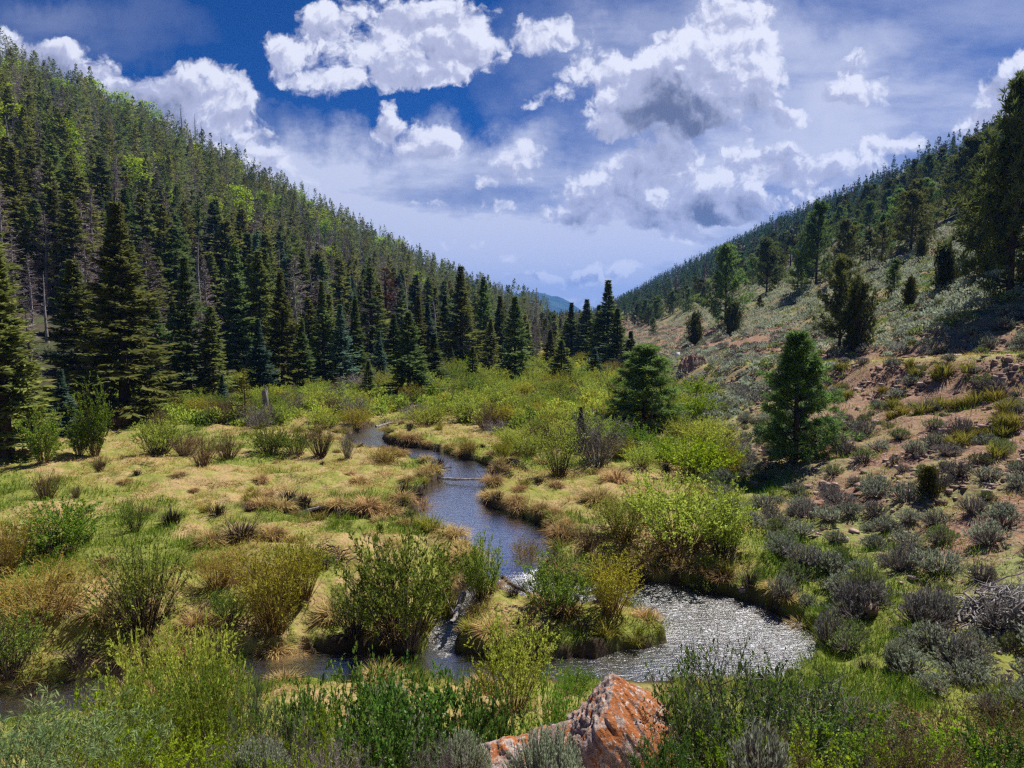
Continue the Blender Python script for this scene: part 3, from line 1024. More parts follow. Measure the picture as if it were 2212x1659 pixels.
def build_scree():
    """small loose stones on the cut slope"""
    rng = np.random.default_rng(12)
    n = 42000
    y = np.exp(rng.uniform(math.log(11), math.log(85), n))
    dr = rng.uniform(0, 24, n)
    x = right_foot(y) + dr
    pick = fbm(x / 2.2, y / 2.2, 91)
    k = (rng.uniform(0, 1, n) < (.25 + .75 * sstep(4, 8, dr) * (1 - sstep(14, 20, dr))) * sstep(.38, .6, pick) * (1 - .93 * track(x, y))) & (np.abs(x / y) < .82)
    x, y = x[k], y[k]
    # gravel on the road bank
    m = 5200
    xg, yg = rng.uniform(-4.5, 4.5, m), rng.uniform(2.2, 7.0, m)
    xa, ya = np.concatenate([x, xg]), np.concatenate([y, yg])
    s = np.concatenate([(.04 + .16 * rng.uniform(0, 1, len(x)) ** 3) * np.clip(y / 30, .55, 1.0), .006 + .028 * rng.uniform(0, 1, m) ** 4])
    z = height(xa, ya)
    q = len(xa)
    c = np.array([[-1, -1, -1], [1, -1, -1], [1, 1, -1], [-1, 1, -1], [-1, -1, 1], [1, -1, 1], [1, 1, 1], [-1, 1, 1]], float)
    V = c[None] * rng.uniform(.45, 1.15, (q, 8, 3)) * np.stack([rng.uniform(.7, 1.4, q), rng.uniform(.5, 1.1, q), rng.uniform(.25, .7, q)], 1)[:, None]
    a = rng.uniform(0, 6.28, q)
    ca, sa = np.cos(a)[:, None], np.sin(a)[:, None]
    V = np.stack([V[..., 0] * ca - V[..., 1] * sa, V[..., 0] * sa + V[..., 1] * ca, V[..., 2]], -1) * s[:, None, None]
    V += np.stack([xa, ya, z + s * .1], 1)[:, None]
    F = np.array([[0, 3, 2, 1], [4, 5, 6, 7], [0, 1, 5, 4], [1, 2, 6, 5], [2, 3, 7, 6], [3, 0, 4, 7]])
    b = Builder()
    b.add(V.reshape(-1, 3), (np.arange(q)[:, None, None] * 8 + F[None]).reshape(-1, 4))
    m_, nt, out = new_mat('loose stones')
    geo = N(nt, 'ShaderNodeNewGeometry')
    cr = N(nt, 'ShaderNodeValToRGB')
    e = cr.color_ramp.elements
    e[0].color, e[1].color = (.15, .095, .075, 1), (.42, .35, .31, 1)
    k2 = e.new(.6)
    k2.color = (.36, .25, .205, 1)
    nt.links.new(geo.outputs['Random Per Island'], cr.inputs[0])
    bs = N(nt, 'ShaderNodeBsdfDiffuse')
    nt.links.new(cr.outputs[0], bs.inputs[0])
    nt.links.new(bs.outputs[0], out.inputs[0])
    o = link(bpy.data.objects.new('gravel', b.mesh('gravel', [m_])))
    tag(o, 'loose reddish stones scattered over the cut slope and road bank', 'gravel', kind='stuff')

build_scree()

# ------------------------------------------------------------------ prototypes
def finish(pair, names, mats):
    out = []
    for bld, nm, mt in zip(pair, names, mats):
        if bld is not None:
            out.append((nm, bld.mesh(nm, [mt])))
    return out

def whole(pair, mats, name):
    T, C = pair
    b = Builder()
    for v, f, n in ((C, None, 0), (T, None, 1)):
        o = 0
        for vv, ff in zip(v.v, v.f):
            b.add(vv, ff - o, n)
            o += len(vv)
    return b.mesh(name, mats)

TN = ('trunk', 'crown')
TREE = {}
for kind, cnt, cm, tm in (('spruce', 5, 'spruce', 'bark'), ('broad', 2, 'spruce', 'bark'), ('narrow', 4, 'spruce_olive', 'bark'), ('open', 1, 'spruce_gold', 'bark'),
                          ('dead', 4, 'dead', 'bark_grey'), ('snag', 2, 'twig_grey', 'bark_grey'), ('rust', 2, 'rust', 'bark'), ('pine', 2, 'pine', 'bark'),
                          ('pinyon', 4, 'pine_olive', 'bark'), ('juniper', 2, 'juniper', 'bark'), ('aspen', 3, 'aspen', 'bark_grey')):
    TREE[kind] = [finish(tree_meshes(kind, 100 + 13 * i + len(kind) * 7), TN, (M[tm], M[cm])) for i in range(cnt)]
SMALL = {}
for kind, cnt, cm, tm, fine in (('spruce', 4, 'spruce', 'bark', .55), ('narrow', 4, 'spruce_olive', 'bark', .6), ('dead', 3, 'dead', 'bark_grey', 1), ('snag', 2, 'twig_grey', 'bark_grey', 1),
                                ('rust', 2, 'rust', 'bark', 1), ('pinyon', 4, 'pine_olive', 'bark', .75), ('aspen', 2, 'aspen', 'bark_grey', 1)):
    SMALL[kind] = [whole(tree_meshes(kind, 300 + 17 * i + len(kind) * 5, fine), (M[cm], M[tm]), kind + ' tree') for i in range(cnt)]

TREE_NAME = {'spruce': 'spruce_tree', 'broad': 'spruce_tree', 'narrow': 'spruce_tree', 'open': 'spruce_tree', 'dead': 'dead_tree', 'snag': 'dead_tree', 'rust': 'dead_tree',
             'pine': 'pine_tree', 'pinyon': 'pine_tree', 'juniper': 'juniper_bush', 'aspen': 'aspen_tree'}
CAT = {'spruce_tree': 'spruce tree', 'dead_tree': 'dead tree', 'pine_tree': 'pine tree', 'juniper_bush': 'juniper', 'aspen_tree': 'aspen tree'}

TAKEN = []
def tree_px(kind, px, py, top, label, mat=None, wide=1., group=None, var=None):
    x, y, z = ground_hit(px, py)
    u, v = uv(px, top)
    h = (CAMZ + v * y - z)
    s = h / 10.
    TAKEN.append((x, y))
    pr = TREE[kind]
    p = pr[(var if var is not None else random.randrange(len(pr))) % len(pr)]
    nm = TREE_NAME[kind]
    return place(nm, p, (x, y, z), random.uniform(0, 6.28), (s * wide, s * wide, s), label, CAT[nm], group, {'crown': M[mat]} if mat else None)

# spruces along the left edge of the meadow and across the valley mouth (photo pixel of foot, pixel row of tip)
for a in (
    ('spruce', 15, 985, 525, 'tall olive spruce with sunlit boughs at the left end of the meadow', 'spruce_olive', 1.15, None, 0),
    ('spruce', 272, 905, 442, 'tallest dark spruce rising from the left meadow edge, with ragged drooping boughs', 'spruce_olive', 1.05, None, 1),
    ('spruce', 138, 945, 800, 'small blue-green spruce behind the young bright green cottonwood', 'spruce_blue', 1.3, None, 2),
    ('narrow', 172, 880, 565, 'slim olive spruce just left of the tallest dark spruce', 'spruce_olive', 1.2, None, 0),
    ('spruce', 343, 870, 640, 'slim dark spruce just right of the tallest dark spruce', 'spruce', .95, None, 3),
    ('spruce', 410, 872, 560, 'slender dark spruce behind the dead grey-twigged pines on the left', 'spruce', .8, None, 4),
    ('narrow', 462, 872, 665, 'thin pale spruce with a bare lower trunk beside the slender dark spruce', 'spruce_olive', 1.1, None, 1),
    ('open', 530, 912, 797, 'young golden-green spruce with open tiers in front of the dark forest', 'spruce_gold', .85, None, 0),
    ('spruce', 482, 892, 810, 'small blue-grey spruce left of the young golden-green spruce', 'spruce_blue', 1.2, None, 2),
    ('spruce', 562, 866, 690, 'blue-green spruce directly behind the weathered grey stump', 'spruce_blue', 1.05, None, 0),
    ('spruce', 612, 850, 590, 'tall olive spruce right of the weathered grey stump', 'spruce_olive', .85, None, 1),
    ('spruce', 655, 850, 690, 'mid-height dark spruce at the forest edge above the brown willows', 'spruce', 1.05, None, 2),
    ('spruce', 700, 842, 610, 'tall dark spruce in the middle of the left forest edge', 'spruce', .8, None, 3),
    ('spruce', 738, 838, 660, 'bluish spruce with a sharp tip in the middle of the left forest edge', 'spruce_blue', .95, None, 4),
    ('spruce', 770, 836, 640, 'slim spruce standing between the bluish sharp-tipped spruce and the smallest edge spruce', 'spruce', .8, None, 0),
    ('spruce', 797, 862, 780, 'small green spruce at the forest edge left of the dark broad spruce', 'spruce', 1.1, None, 1),
    ('spruce', 820, 830, 716, 'slim grey-green spruce behind the small green edge spruce', 'spruce_blue', .8, None, 2),
    ('broad', 884, 862, 676, 'broad near-black spruce standing forward of the forest at the thicket edge', 'spruce', .85, None, 0),
    ('spruce', 938, 842, 722, 'green spruce right beside the broad near-black spruce', 'spruce', 1.25, None, 3),
    ('spruce', 1021, 836, 750, 'short spruce in the clearing left of the layered central spruce', 'spruce', 1.1, None, 4),
    ('narrow', 1050, 830, 770, 'little thin spruce close beside the layered central spruce', 'spruce_olive', 1.2, None, 2),
    ('spruce', 976, 806, 752, 'tiny spruce alone in the gap below the tallest valley spruce', 'spruce', 1.0, None, 0),
    ('spruce', 996, 800, 578, 'tallest spruce of the valley mouth, with a spire tip against the pale sky', 'spruce_olive', .82, None, 1),
    ('spruce', 962, 796, 640, 'dark spruce left of the tallest valley-mouth spruce', 'spruce', .8, None, 4),
    ('spruce', 925, 800, 655, 'grey-green spruce in the second row behind the broad near-black spruce', 'spruce_blue', .85, None, 3),
    ('spruce', 1080, 790, 640, 'dark spruce overlapping the layered central spruce from behind', 'spruce_olive', .9, None, 2),
    ('broad', 1112, 824, 642, 'layered central spruce with a slim top and wide skirt in the valley mouth', 'spruce', .75, None, 1),
    ('broad', 1212, 838, 735, 'wide olive spruce with a bare grey leader right of the valley gap', 'spruce_olive', 1.05, None, 0),
    ('spruce', 1284, 822, 754, 'short conical blue spruce in front of the dark right-hand spruce row', 'spruce_blue', 1.6, None, 4),
    ('spruce', 1233, 780, 655, 'leftmost spruce of the dark row on the right of the valley mouth', 'spruce', .95, None, 3),
    ('spruce', 1266, 782, 648, 'middle spruce of the dark row on the right of the valley mouth', 'spruce', 1.05, None, 1),
    ('spruce', 1311, 796, 607, 'tallest spruce of the dark row on the right of the valley mouth', 'spruce', 1.0, None, 0),
    ('spruce', 1361, 806, 716, 'dark spruce standing just behind the bushy pine on the right', 'spruce', 1.25, None, 2),
    ('spruce', 1138, 800, 700, 'small spruce just left of the half-dead purple-grey conifer', 'spruce', 1.0, None, 2),
    ('spruce', 1188, 806, 712, 'small olive spruce under the thin bare snag', 'spruce_olive', 1.0, None, 0),
    ('spruce', 1332, 800, 668, 'mid-height spruce at the right shoulder of the tallest dark-row spruce', 'spruce', 1.0, None, 4),
    ('spruce', 1292, 792, 660, 'dark spruce filling the row between its middle and tallest trees', 'spruce', .9, None, 2),
    ('spruce', 1060, 806, 690, 'dusky spruce between the tallest valley-mouth spruce and the layered central one', 'spruce_olive', .9, None, 3),
    ('spruce', 905, 806, 640, 'tall grey-green spruce rising behind the broad near-black spruce', 'spruce_olive', .8, None, 0),
    ('spruce', 852, 822, 680, 'mid-height spruce left of the broad near-black spruce', 'spruce', .9, None, 1),
    ('spruce', 1254, 975, 880, 'tiny dark spruce tip poking out of the bare grey willow', 'spruce', .9, None, 2),
):
    a = list(a)
    a[6] *= 1.45 if a[1] < 780 else 1.8
    tree_px(*a)
for a in (
    ('narrow', 1045, 792, 600, 'tall thin-crowned pale pine right of the tallest valley-mouth spruce', 'pine', 1.15, None, 3),
    ('dead', 1158, 782, 622, 'half-dead purple-grey conifer in the centre of the valley gap', 'dead', .8, None, 0),
    ('snag', 1180, 782, 640, 'thin bare snag just right of the half-dead purple-grey conifer', None, .9, None, 0),
    ('pine', 1392, 930, 752, 'bushy dark ponderosa-like pine at the foot of the right slope by the thicket', 'pine', 2.0, None, 0),
    ('pine', 1716, 1000, 728, 'young dark green pine standing alone on the right slope', 'pine', 1.25, None, 1),
    ('pinyon', 1566, 700, 535, 'dark tall pine at the left end of the right-hillside trees', 'pine', .85, None, 0),
    ('pinyon', 1655, 640, 520, 'olive pine beside the dark tall pine on the right hillside', None, .9, None, 1),
    ('pinyon', 1762, 612, 447, 'tall dark pine breaking the skyline of the right hillside', 'pine', .75, None, 2),
    ('pinyon', 1822, 600, 480, 'olive pine right of the tall skyline-breaking pine', None, .85, None, 3),
    ('pinyon', 1722, 630, 560, 'short dark pine under the tall skyline-breaking pine', 'pine', 1., None, 0),
    ('pinyon', 1812, 760, 562, 'sparse olive pine with a bushy base above the bare dirt cut', None, .78, None, 1),
    ('juniper', 1850, 760, 640, 'spreading dark juniper at the base of the sparse olive pine', 'juniper', .62, None, 0),
    ('pinyon', 1930, 640, 565, 'small upright pine in the pale sage on the right hillside', 'pine', .8, None, 2),
    ('juniper', 2040, 628, 545, 'wide dark juniper on the upper right slope', 'juniper', .62, None, 1),
    ('juniper', 1964, 664, 612, 'round golden-olive juniper left of the wide dark juniper', 'juniper_gold', .62, None, 0),
    ('juniper', 1990, 562, 520, 'small dark juniper in the upper pale sage', 'juniper', .7, None, 1),
    ('juniper', 1580, 722, 668, 'low dark juniper left of the sparse olive pine', 'juniper', .8, None, 1),
    ('juniper', 1500, 745, 690, 'dark juniper at the lower left end of the hillside sage', 'juniper', .7, None, 0),
    ('pinyon', 1640, 668, 640, 'small yellowish pine sapling in the hillside sage', 'juniper_gold', 1., None, 2),
    ('pinyon', 1410, 722, 688, 'small lone pine on the far sage slope', 'pine', .9, None, 3),
    ('pinyon', 2180, 640, 180, 'large dark pine filling the upper right corner of the hillside', 'pine_olive', .62, None, 0),
    ('pinyon', 2215, 610, 250, 'dense dark pine at the right frame edge under the large corner pine', 'pine_olive', 1.1, None, 1),
    ('juniper', 2150, 585, 430, 'wide dark juniper at the foot of the large corner pine', 'juniper', .75, None, 1),
    ('pinyon', 2090, 455, 305, 'dark rounded pine above the pale sage left of the corner pines', 'pine_olive', 1.1, None, 2),
    ('pinyon', 2120, 560, 330, 'dark brownish pine left of the large corner pine', 'juniper', .7, None, 3),
    ('juniper', 2004, 1075, 1022, 'little golden-green juniper among dark sagebrush on the right slope', 'juniper_gold', .9, None, 1),
):
    tree_px(*a)

ACC = []
for px, py, top, lab in ((205, 235, 200, 'lime aspen high on the left hill just under the first skyline gap'), (262, 262, 225, 'lime aspen beside the dark skyline pine on the left hill'), (300, 285, 245, 'lime aspen clump leaning under the left skyline'),
                         (325, 292, 252, 'rightmost lime aspen of the clump under the left skyline'), (158, 408, 362, 'lime aspen low in the upper left forest'),
                         (300, 420, 372, 'pale lime aspen in the middle of the left forest'), (345, 400, 360, 'lime aspen right of the pale one in the middle of the left forest'), (8, 430, 385, 'lime aspen cut by the left frame edge'),
                         (598, 480, 448, 'small lime aspen high on the lower left ridge'), (702, 545, 505, 'lime aspen pair member on the lower left ridge'), (722, 535, 498, 'taller lime aspen of the pair on the lower left ridge'),
                         (715, 600, 560, 'lime aspen below the pair on the lower left ridge'), (862, 575, 545, 'small lime aspen where the ridge meets the valley'), (902, 650, 615, 'lowest lime aspen behind the valley-mouth spruces')):
    ACC.append(tree_px('aspen', px, py, top - 26, lab, None, 1.5).location[:2])
for kind, px, py, top, lab in (('rust', 668, 600, 520, 'largest rust-red dead conifer on the lower left ridge'), (('rust'), 690, 620, 545, 'rust-red dead conifer right below the largest rust one'), ('rust', 545, 590, 495, 'rusty dead conifer in the middle of the left forest'),
                               ('rust', 425, 610, 530, 'pinkish dead conifer left of the rusty one in the left forest'), ('dead', 255, 475, 345, 'tall maroon-grey dead conifer standing above the upper left forest'), ('dead', 70, 700, 560, 'grey-purple dead conifer behind the leftmost tall spruce'),
                               ('snag', 102, 740, 600, 'white bare snag trunk in the shade of the left forest'), ('dead', 415, 760, 610, 'dense grey dead conifer behind the slender dark spruce'), ('dead', 450, 740, 590, 'purple-grey dead conifer in front of the middle left forest'),
                               ('snag', 690, 545, 480, 'pale snag poking above the lower left ridge'), ('dead', 500, 720, 600, 'grey dead conifer behind the young golden-green spruce'), ('dead', 885, 600, 545, 'bare dead conifer at the foot of the ridge skyline'),
                               ('snag', 396, 285, 240, 'first bare snag on the left skyline'), ('snag', 425, 300, 258, 'second bare snag on the left skyline'), ('snag', 440, 320, 275, 'third bare snag on the left skyline'), ('snag', 482, 345, 300, 'fourth bare snag on the left skyline')):
    ACC.append(tree_px(kind, px, py, top - 14, lab, None, 1.5).location[:2])

# ------------------------------------------------------------------ forest on the left hill
def frustum(x, y, lo=-.80, hi=.80):
    u = x / np.maximum(y, .1)
    return (u > lo) & (u < hi)

def hill_points(rng, xr, yr, step):
    xs, ys = np.arange(*xr, step), np.arange(*yr, step)
    X, Y = np.meshgrid(xs, ys)
    X = X.ravel() + rng.uniform(-.5, .5, X.size) * step
    Y = Y.ravel() + rng.uniform(-.5, .5, Y.size) * step
    return X, Y

def free(x, y, dist=2.2):
    t = np.array(TAKEN)
    return np.min(np.hypot(x[:, None] - t[None, :, 0], y[:, None] - t[None, :, 1]), 1) > dist

def left_forest():
    rng = np.random.default_rng(21)
    X1, Y1 = hill_points(rng, (-150, 30), (30, 170), 3.9)
    X2, Y2 = hill_points(rng, (-420, 120), (170, 620), 6.9)
    X, Y = np.concatenate([X1, X2]), np.concatenate([Y1, Y2])
    d = left_foot(Y) - X
    k = ((d > 1.5) | ((d > -5) & (Y > 60) & (Y < 112) & (rng.uniform(0, 1, len(X)) < .30)) | ((Y > 116) & (X < right_foot(Y) - 1) & (rng.uniform(0, 1, len(X)) < np.where(np.abs(X / Y - .032) < .02, np.where(Y > 190, .75, .2), .8)))) & frustum(X, Y, -.78, .24) & (d < 420)
    X, Y, d = X[k], Y[k], d[k]
    k = free(X, Y)
    for (ax, ay) in ACC:                       # openings in the canopy in front of these trees
        D_ = math.hypot(ax, ay)
        al = (X * ax + Y * ay) / D_
        k &= ~((np.abs(X * ay - Y * ax) / D_ < 2.6) & (al > D_ - 20) & (al < D_ + 1))
    X, Y, d = X[k], Y[k], d[k]
    Z = height(X, Y)
    dist = np.hypot(X, Y)
    o = np.argsort(dist)
    X, Y, Z, d, dist = X[o], Y[o], Z[o], d[o], dist[o]
    dn = fbm(X / 26, Y / 26, 101) + .25 * (fbm(X / 8, Y / 8, 103) - .5)
    an = fbm(X / 18, Y / 18, 105)
    n_ind = {'spruce_tree': 0, 'dead_tree': 0, 'aspen_tree': 0}
    lim = {'spruce_tree': 215, 'dead_tree': 120, 'aspen_tree': 40}
    green, dead = Builder(), Builder()
    for i in range(len(X)):
        q = rng.uniform()
        v = dn[i]
        if an[i] > .645 and q < .3 and d[i] > 80:
            kind = 'aspen'
        elif q < .26 + .42 * (v > .52) * (1 if d[i] > 5 else .4):
            kind = rng.choice(['dead', 'dead', 'dead', 'snag', 'rust' if rng.uniform() < .35 else 'dead'])
        else:
            kind = rng.choice(['spruce', 'narrow', 'narrow'])
        nm = TREE_NAME[kind]
        h = rng.uniform(7, 16) * (.48 if d[i] < 1.5 and Y[i] > 112 else 1) * (.72 if kind == 'aspen' else 1) * (1.0 + .42 * sstep(120, 300, dist[i]))
        if kind in ('dead', 'snag'):
            h *= .95
        w = rng.uniform(1.0, 1.6) * (1.3 if dist[i] > 85 else 1.15)
        if n_ind[nm] < lim[nm]:
            n_ind[nm] += 1
            zone = ('at the foot of' if Y[i] < 112 else 'in the wooded valley floor beyond') if d[i] < 1.5 else 'low on' if d[i] < 22 else ('on the lower half of' if d[i] < 60 else 'higher up')
            look = {'spruce': 'dark green spruce', 'narrow': 'narrow olive spruce', 'dead': 'purple-grey dead conifer', 'snag': 'pale bare snag', 'rust': 'rust-brown dead conifer', 'aspen': 'bright lime aspen'}[kind]
            lab = f'{look} {zone} the crowded left hillside'
            mt = None
            if kind == 'spruce':
                mt = M[rng.choice(['spruce', 'spruce', 'spruce_olive', 'spruce_blue'])]
            elif kind == 'narrow':
                mt = M[rng.choice(['spruce_olive', 'spruce', 'spruce_olive'])]
            sc = (h / 10 * w, h / 10 * w, h / 10)
            if dist[i] < 85:
                pr = TREE[kind]
                place(nm, pr[rng.integers(len(pr))], (X[i], Y[i], Z[i]), rng.uniform(0, 6.28), sc, lab, CAT[nm], lab, {'crown': mt} if mt else None)
            else:
                pr = SMALL[kind]
                single(nm, pr[rng.integers(len(pr))], (X[i], Y[i], Z[i]), rng.uniform(0, 6.28), sc, lab, CAT[nm], lab, [mt] if mt else None)
            continue
        f = float(np.clip(170 / dist[i], .3, 1))
        tr = Builder()
        if kind in ('spruce', 'narrow', 'aspen'):
            t = green
            rr = h / 1.25 * (.25 if kind == 'spruce' else .19) * w
            mi = {'spruce': int(rng.choice([0, 0, 1])), 'narrow': int(rng.choice([0, 1, 1])), 'aspen': 2}[kind]
            a = rng.uniform()
            if kind == 'aspen':
                m_ = int(260 * f)
                c = sphere(rng, m_) * rng.uniform(.3, 1, (m_, 1)) ** .4 * np.array([1.5, 1.5, h * .36]) + np.array([0, 0, h * .62])
                dd = sphere(rng, m_)
                tr.kites(c, dd * .55, perp(rng, dd) * .2, mi, a)
            else:
                grow_conifer(tr, rng, h, rr, int(150 * f) + 30, 9, base=.02, tw=1.1, wid=.28 / f ** .3, mat=mi, attr=a, fat=.7 if kind == 'narrow' else .85, ragged=.5)
        else:
            t = dead
            a = rng.uniform()
            grow_trunk(tr, rng, h, .13, 1, 3, attr=[a])
            if kind == 'rust':
                grow_conifer(tr, rng, h, h * .12, int(70 * f) + 10, 8, base=.12, tw=.6, wid=.12, mat=2, attr=a, fat=.6, ragged=.6)
            else:
                grow_sticks(tr, rng, h, h * .15, int((150 if kind == 'dead' else 40) * f) + 8, .1, .045, 0, a, 5)
        off = np.array([X[i], Y[i], Z[i]])
        o_ = 0
        for vv, ff, mm, aa in zip(tr.v, tr.f, tr.m, tr.a):
            t.add(vv + off, ff - o_, int(mm[0]), aa)
            o_ += len(vv)
    ml = [foliage('hill needles', (.085, .122, .038), (.20, .235, .078), .4, attr='tint'), foliage('hill olive needles', (.115, .135, .035), (.26, .26, .078), .4, attr='tint'), foliage('hill aspen leaves', (.22, .33, .02), (.40, .50, .05), .55, attr='tint')]
    oo = link(bpy.data.objects.new('forest', green.mesh('forest', ml, 'tint')))
    tag(oo, 'dense mixed conifer forest climbing the left hill to its skyline', 'forest', kind='stuff')
    md = [foliage('hill dead twigs', (.17, .135, .13), (.34, .28, .275), .1, attr='tint'), M['bark_grey'], M['rust']]
    oo = link(bpy.data.objects.new('dead_forest', dead.mesh('dead forest', md, 'tint')))
    tag(oo, 'stand of grey dead conifers scattered through the left hill forest', 'forest', kind='stuff')

left_forest()

def right_forest():
    rng = np.random.default_rng(22)
    X1, Y1 = hill_points(rng, (15, 190), (25, 200), 6.0)
    X2, Y2 = hill_points(rng, (30, 700), (200, 900), 7.5)
    X, Y = np.concatenate([X1, X2]), np.concatenate([Y1, Y2])
    d = X - right_foot(Y)
    n = fbm(X / 22, Y / 22, 111)
    q = rng.uniform(0, 1, len(X))
    near = Y < 200
    sage = np.where(near, np.interp(Y, [90, 200], [36, 22]) + (n - .5) * 18, np.interp(Y, [200, 280], [20, 3]))
    k = (d > sage) & frustum(X, Y, .02, .80) & (q < np.where(near, np.where(d < 60, .34, .6), .85)) & (d < 330)
    X, Y, d = X[k], Y[k], d[k]
    k = free(X, Y, 3.)
    X, Y, d = X[k], Y[k], d[k]
    Z = height(X, Y)
    # keep what can be seen over the crest
    dist = np.hypot(X, Y)
    o = np.argsort(dist)
    X, Y, Z, d, dist = X[o], Y[o], Z[o], d[o], dist[o]
    b = Builder()
    cnt = 0
    for i in range(len(X)):
        h = rng.uniform(4.5, 8.5) * (1.25 if Y[i] > 260 else 1)
        w = rng.uniform(.85, 1.2)
        if cnt < 210 and Y[i] < 260:
            cnt += 1
            zone = 'just above the pale sage of' if d[i] < 55 else ('halfway up' if d[i] < 90 else 'near the crest of')
            big = 'tall dark pine' if h > 6.5 else 'short rounded pine'
            lab = f'{big} {zone} the right hillside'
            pr = SMALL['pinyon']
            single('pine_tree', pr[rng.integers(len(pr))], (X[i], Y[i], Z[i]), rng.uniform(0, 6.28), (h / 10 * w, h / 10 * w, h / 10), lab, 'pine tree', lab.replace('pine ', 'pines '), [M[rng.choice(['pine', 'pine_olive', 'juniper'])]])
            continue
        f = float(np.clip(200 / dist[i], .25, 1))
        a = rng.uniform()
        tr = Builder()
        dd = rng.uniform() < .12
        grow_conifer(tr, rng, h * 1.25, h * .2, int(80 * f) + 12, 8, base=.1, tw=.9, wid=.22 / f ** .3, mat=1 if dd else 0, attr=a, fat=.55, ragged=.5, droop=-.1)
        off = np.array([X[i], Y[i], Z[i]])
        for vv, ff, mm, aa in zip(tr.v, tr.f, tr.m, tr.a):
            b.add(vv + off, ff, int(mm[0]), aa)
    ml = [foliage('ridge needles', (.045, .085, .04), (.105, .16, .07), .3, attr='tint'), foliage('ridge dead needles', (.09, .06, .055), (.16, .11, .10), .1, attr='tint')]
    oo = link(bpy.data.objects.new('ridge_forest', b.mesh('ridge forest', ml, 'tint')))
    tag(oo, 'bluish conifer forest on the far ridge right of the valley gap', 'forest', kind='stuff')

right_forest()
# ------------------------------------------------------------------ willows and other shrubs (prototypes are 2 m tall)
def bush_protos(n, seed, mats, **kw):
    out = []
    for i in range(n):
        rng = np.random.default_rng(seed + i)
        T, C = bush_builders(rng, **kw)
        out.append(finish((T, C), ('stems', 'foliage'), (M[mats[0]], M[mats[1]])))
    return out

BUSH = {
    'green':  bush_protos(3, 500, ('twig_dark', 'leaf_green'), h=2.0, spread=1.05, ns=110, nl=8000, leaf=.075, lw=.42, rb=.32, rad=.011, twigs=5, leaf_from=.3),
    'lime':   bush_protos(3, 520, ('twig_brown', 'leaf_lime'), h=2.0, spread=1.15, ns=100, nl=7500, leaf=.070, lw=.46, rb=.30, rad=.011, twigs=5, leaf_from=.35),
    'yellow': bush_protos(3, 540, ('twig_gold', 'leaf_yellow'), h=2.0, spread=.80, ns=120, nl=5000, leaf=.065, lw=.36, rb=.22, rad=.010, twigs=5, leaf_from=.4, ragged=.45),
    'orange': bush_protos(3, 560, ('twig_gold', 'leaf_orange'), h=2.0, spread=.85, ns=150, nl=3200, leaf=.06, lw=.3, rb=.30, rad=.010, twigs=4, leaf_from=.45, ragged=.4),
    'sparse': bush_protos(3, 580, ('twig_dark', 'leaf_green'), h=2.0, spread=1.15, ns=110, nl=3200, leaf=.070, lw=.42, rb=.22, rad=.010, twigs=5, leaf_from=.4, ragged=.4),
    'brown':  bush_protos(3, 600, ('twig_brown', 'leaf_budding'), h=2.0, spread=1.0, ns=140, nl=500, leaf=.055, lw=.35, rb=.22, rad=.012, twigs=6, leaf_from=.5),
    'bare':   bush_protos(3, 620, ('twig_grey', 'leaf_budding'), h=2.0, spread=1.5, ns=110, nl=380, leaf=.05, lw=.35, rb=.28, rad=.014, twigs=18, leaf_from=.5, up=.6, wild=.16, tsp=1.2),
    'fresh':  bush_protos(3, 640, ('twig_brown', 'leaf_bright'), h=2.0, spread=1.5, ns=80, nl=5500, leaf=.10, lw=.55, rb=.35, rad=.011, twigs=6, leaf_from=.3),
    'tree':   bush_protos(2, 660, ('twig_brown', 'leaf_fresh'), h=2.0, spread=.62, ns=46, nl=6500, leaf=.058, lw=.55, rb=.10, rad=.010, twigs=8, leaf_from=.18, ragged=.6),
}
BTAKEN = []
def bush_at(kind, x, y, h, w, label, group=None, var=None, mat=None, name='willow_shrub', cat='willow'):
    z = gz(x, y)
    sx = w / (2 * {'green': 1.1, 'lime': 1.15, 'yellow': .85, 'orange': .9, 'sparse': 1.15, 'brown': 1.0, 'bare': 1.5, 'fresh': 1.5, 'tree': .7}[kind])
    sc = h / 2.0
    BTAKEN.append((x, y, w / 2))
    pr = BUSH[kind]
    return place(name, pr[(var if var is not None else random.randrange(len(pr))) % len(pr)], (x, y, z - .02), random.uniform(0, 6.28), (sx, sx, sc), label, cat, group, {'foliage': M[mat]} if mat else None)

def bush_px(kind, px, py, top, wpx, label, mat=None, name='willow_shrub', cat='willow', var=None, group=None):
    x, y, z = ground_hit(px, py)
    u, v = uv(px, top)
    h = CAMZ + v * y - z
    w = wpx / FPX * y
    return bush_at(kind, x, y, h * 1.16, w * 1.08, label, group, var, mat, name, cat)

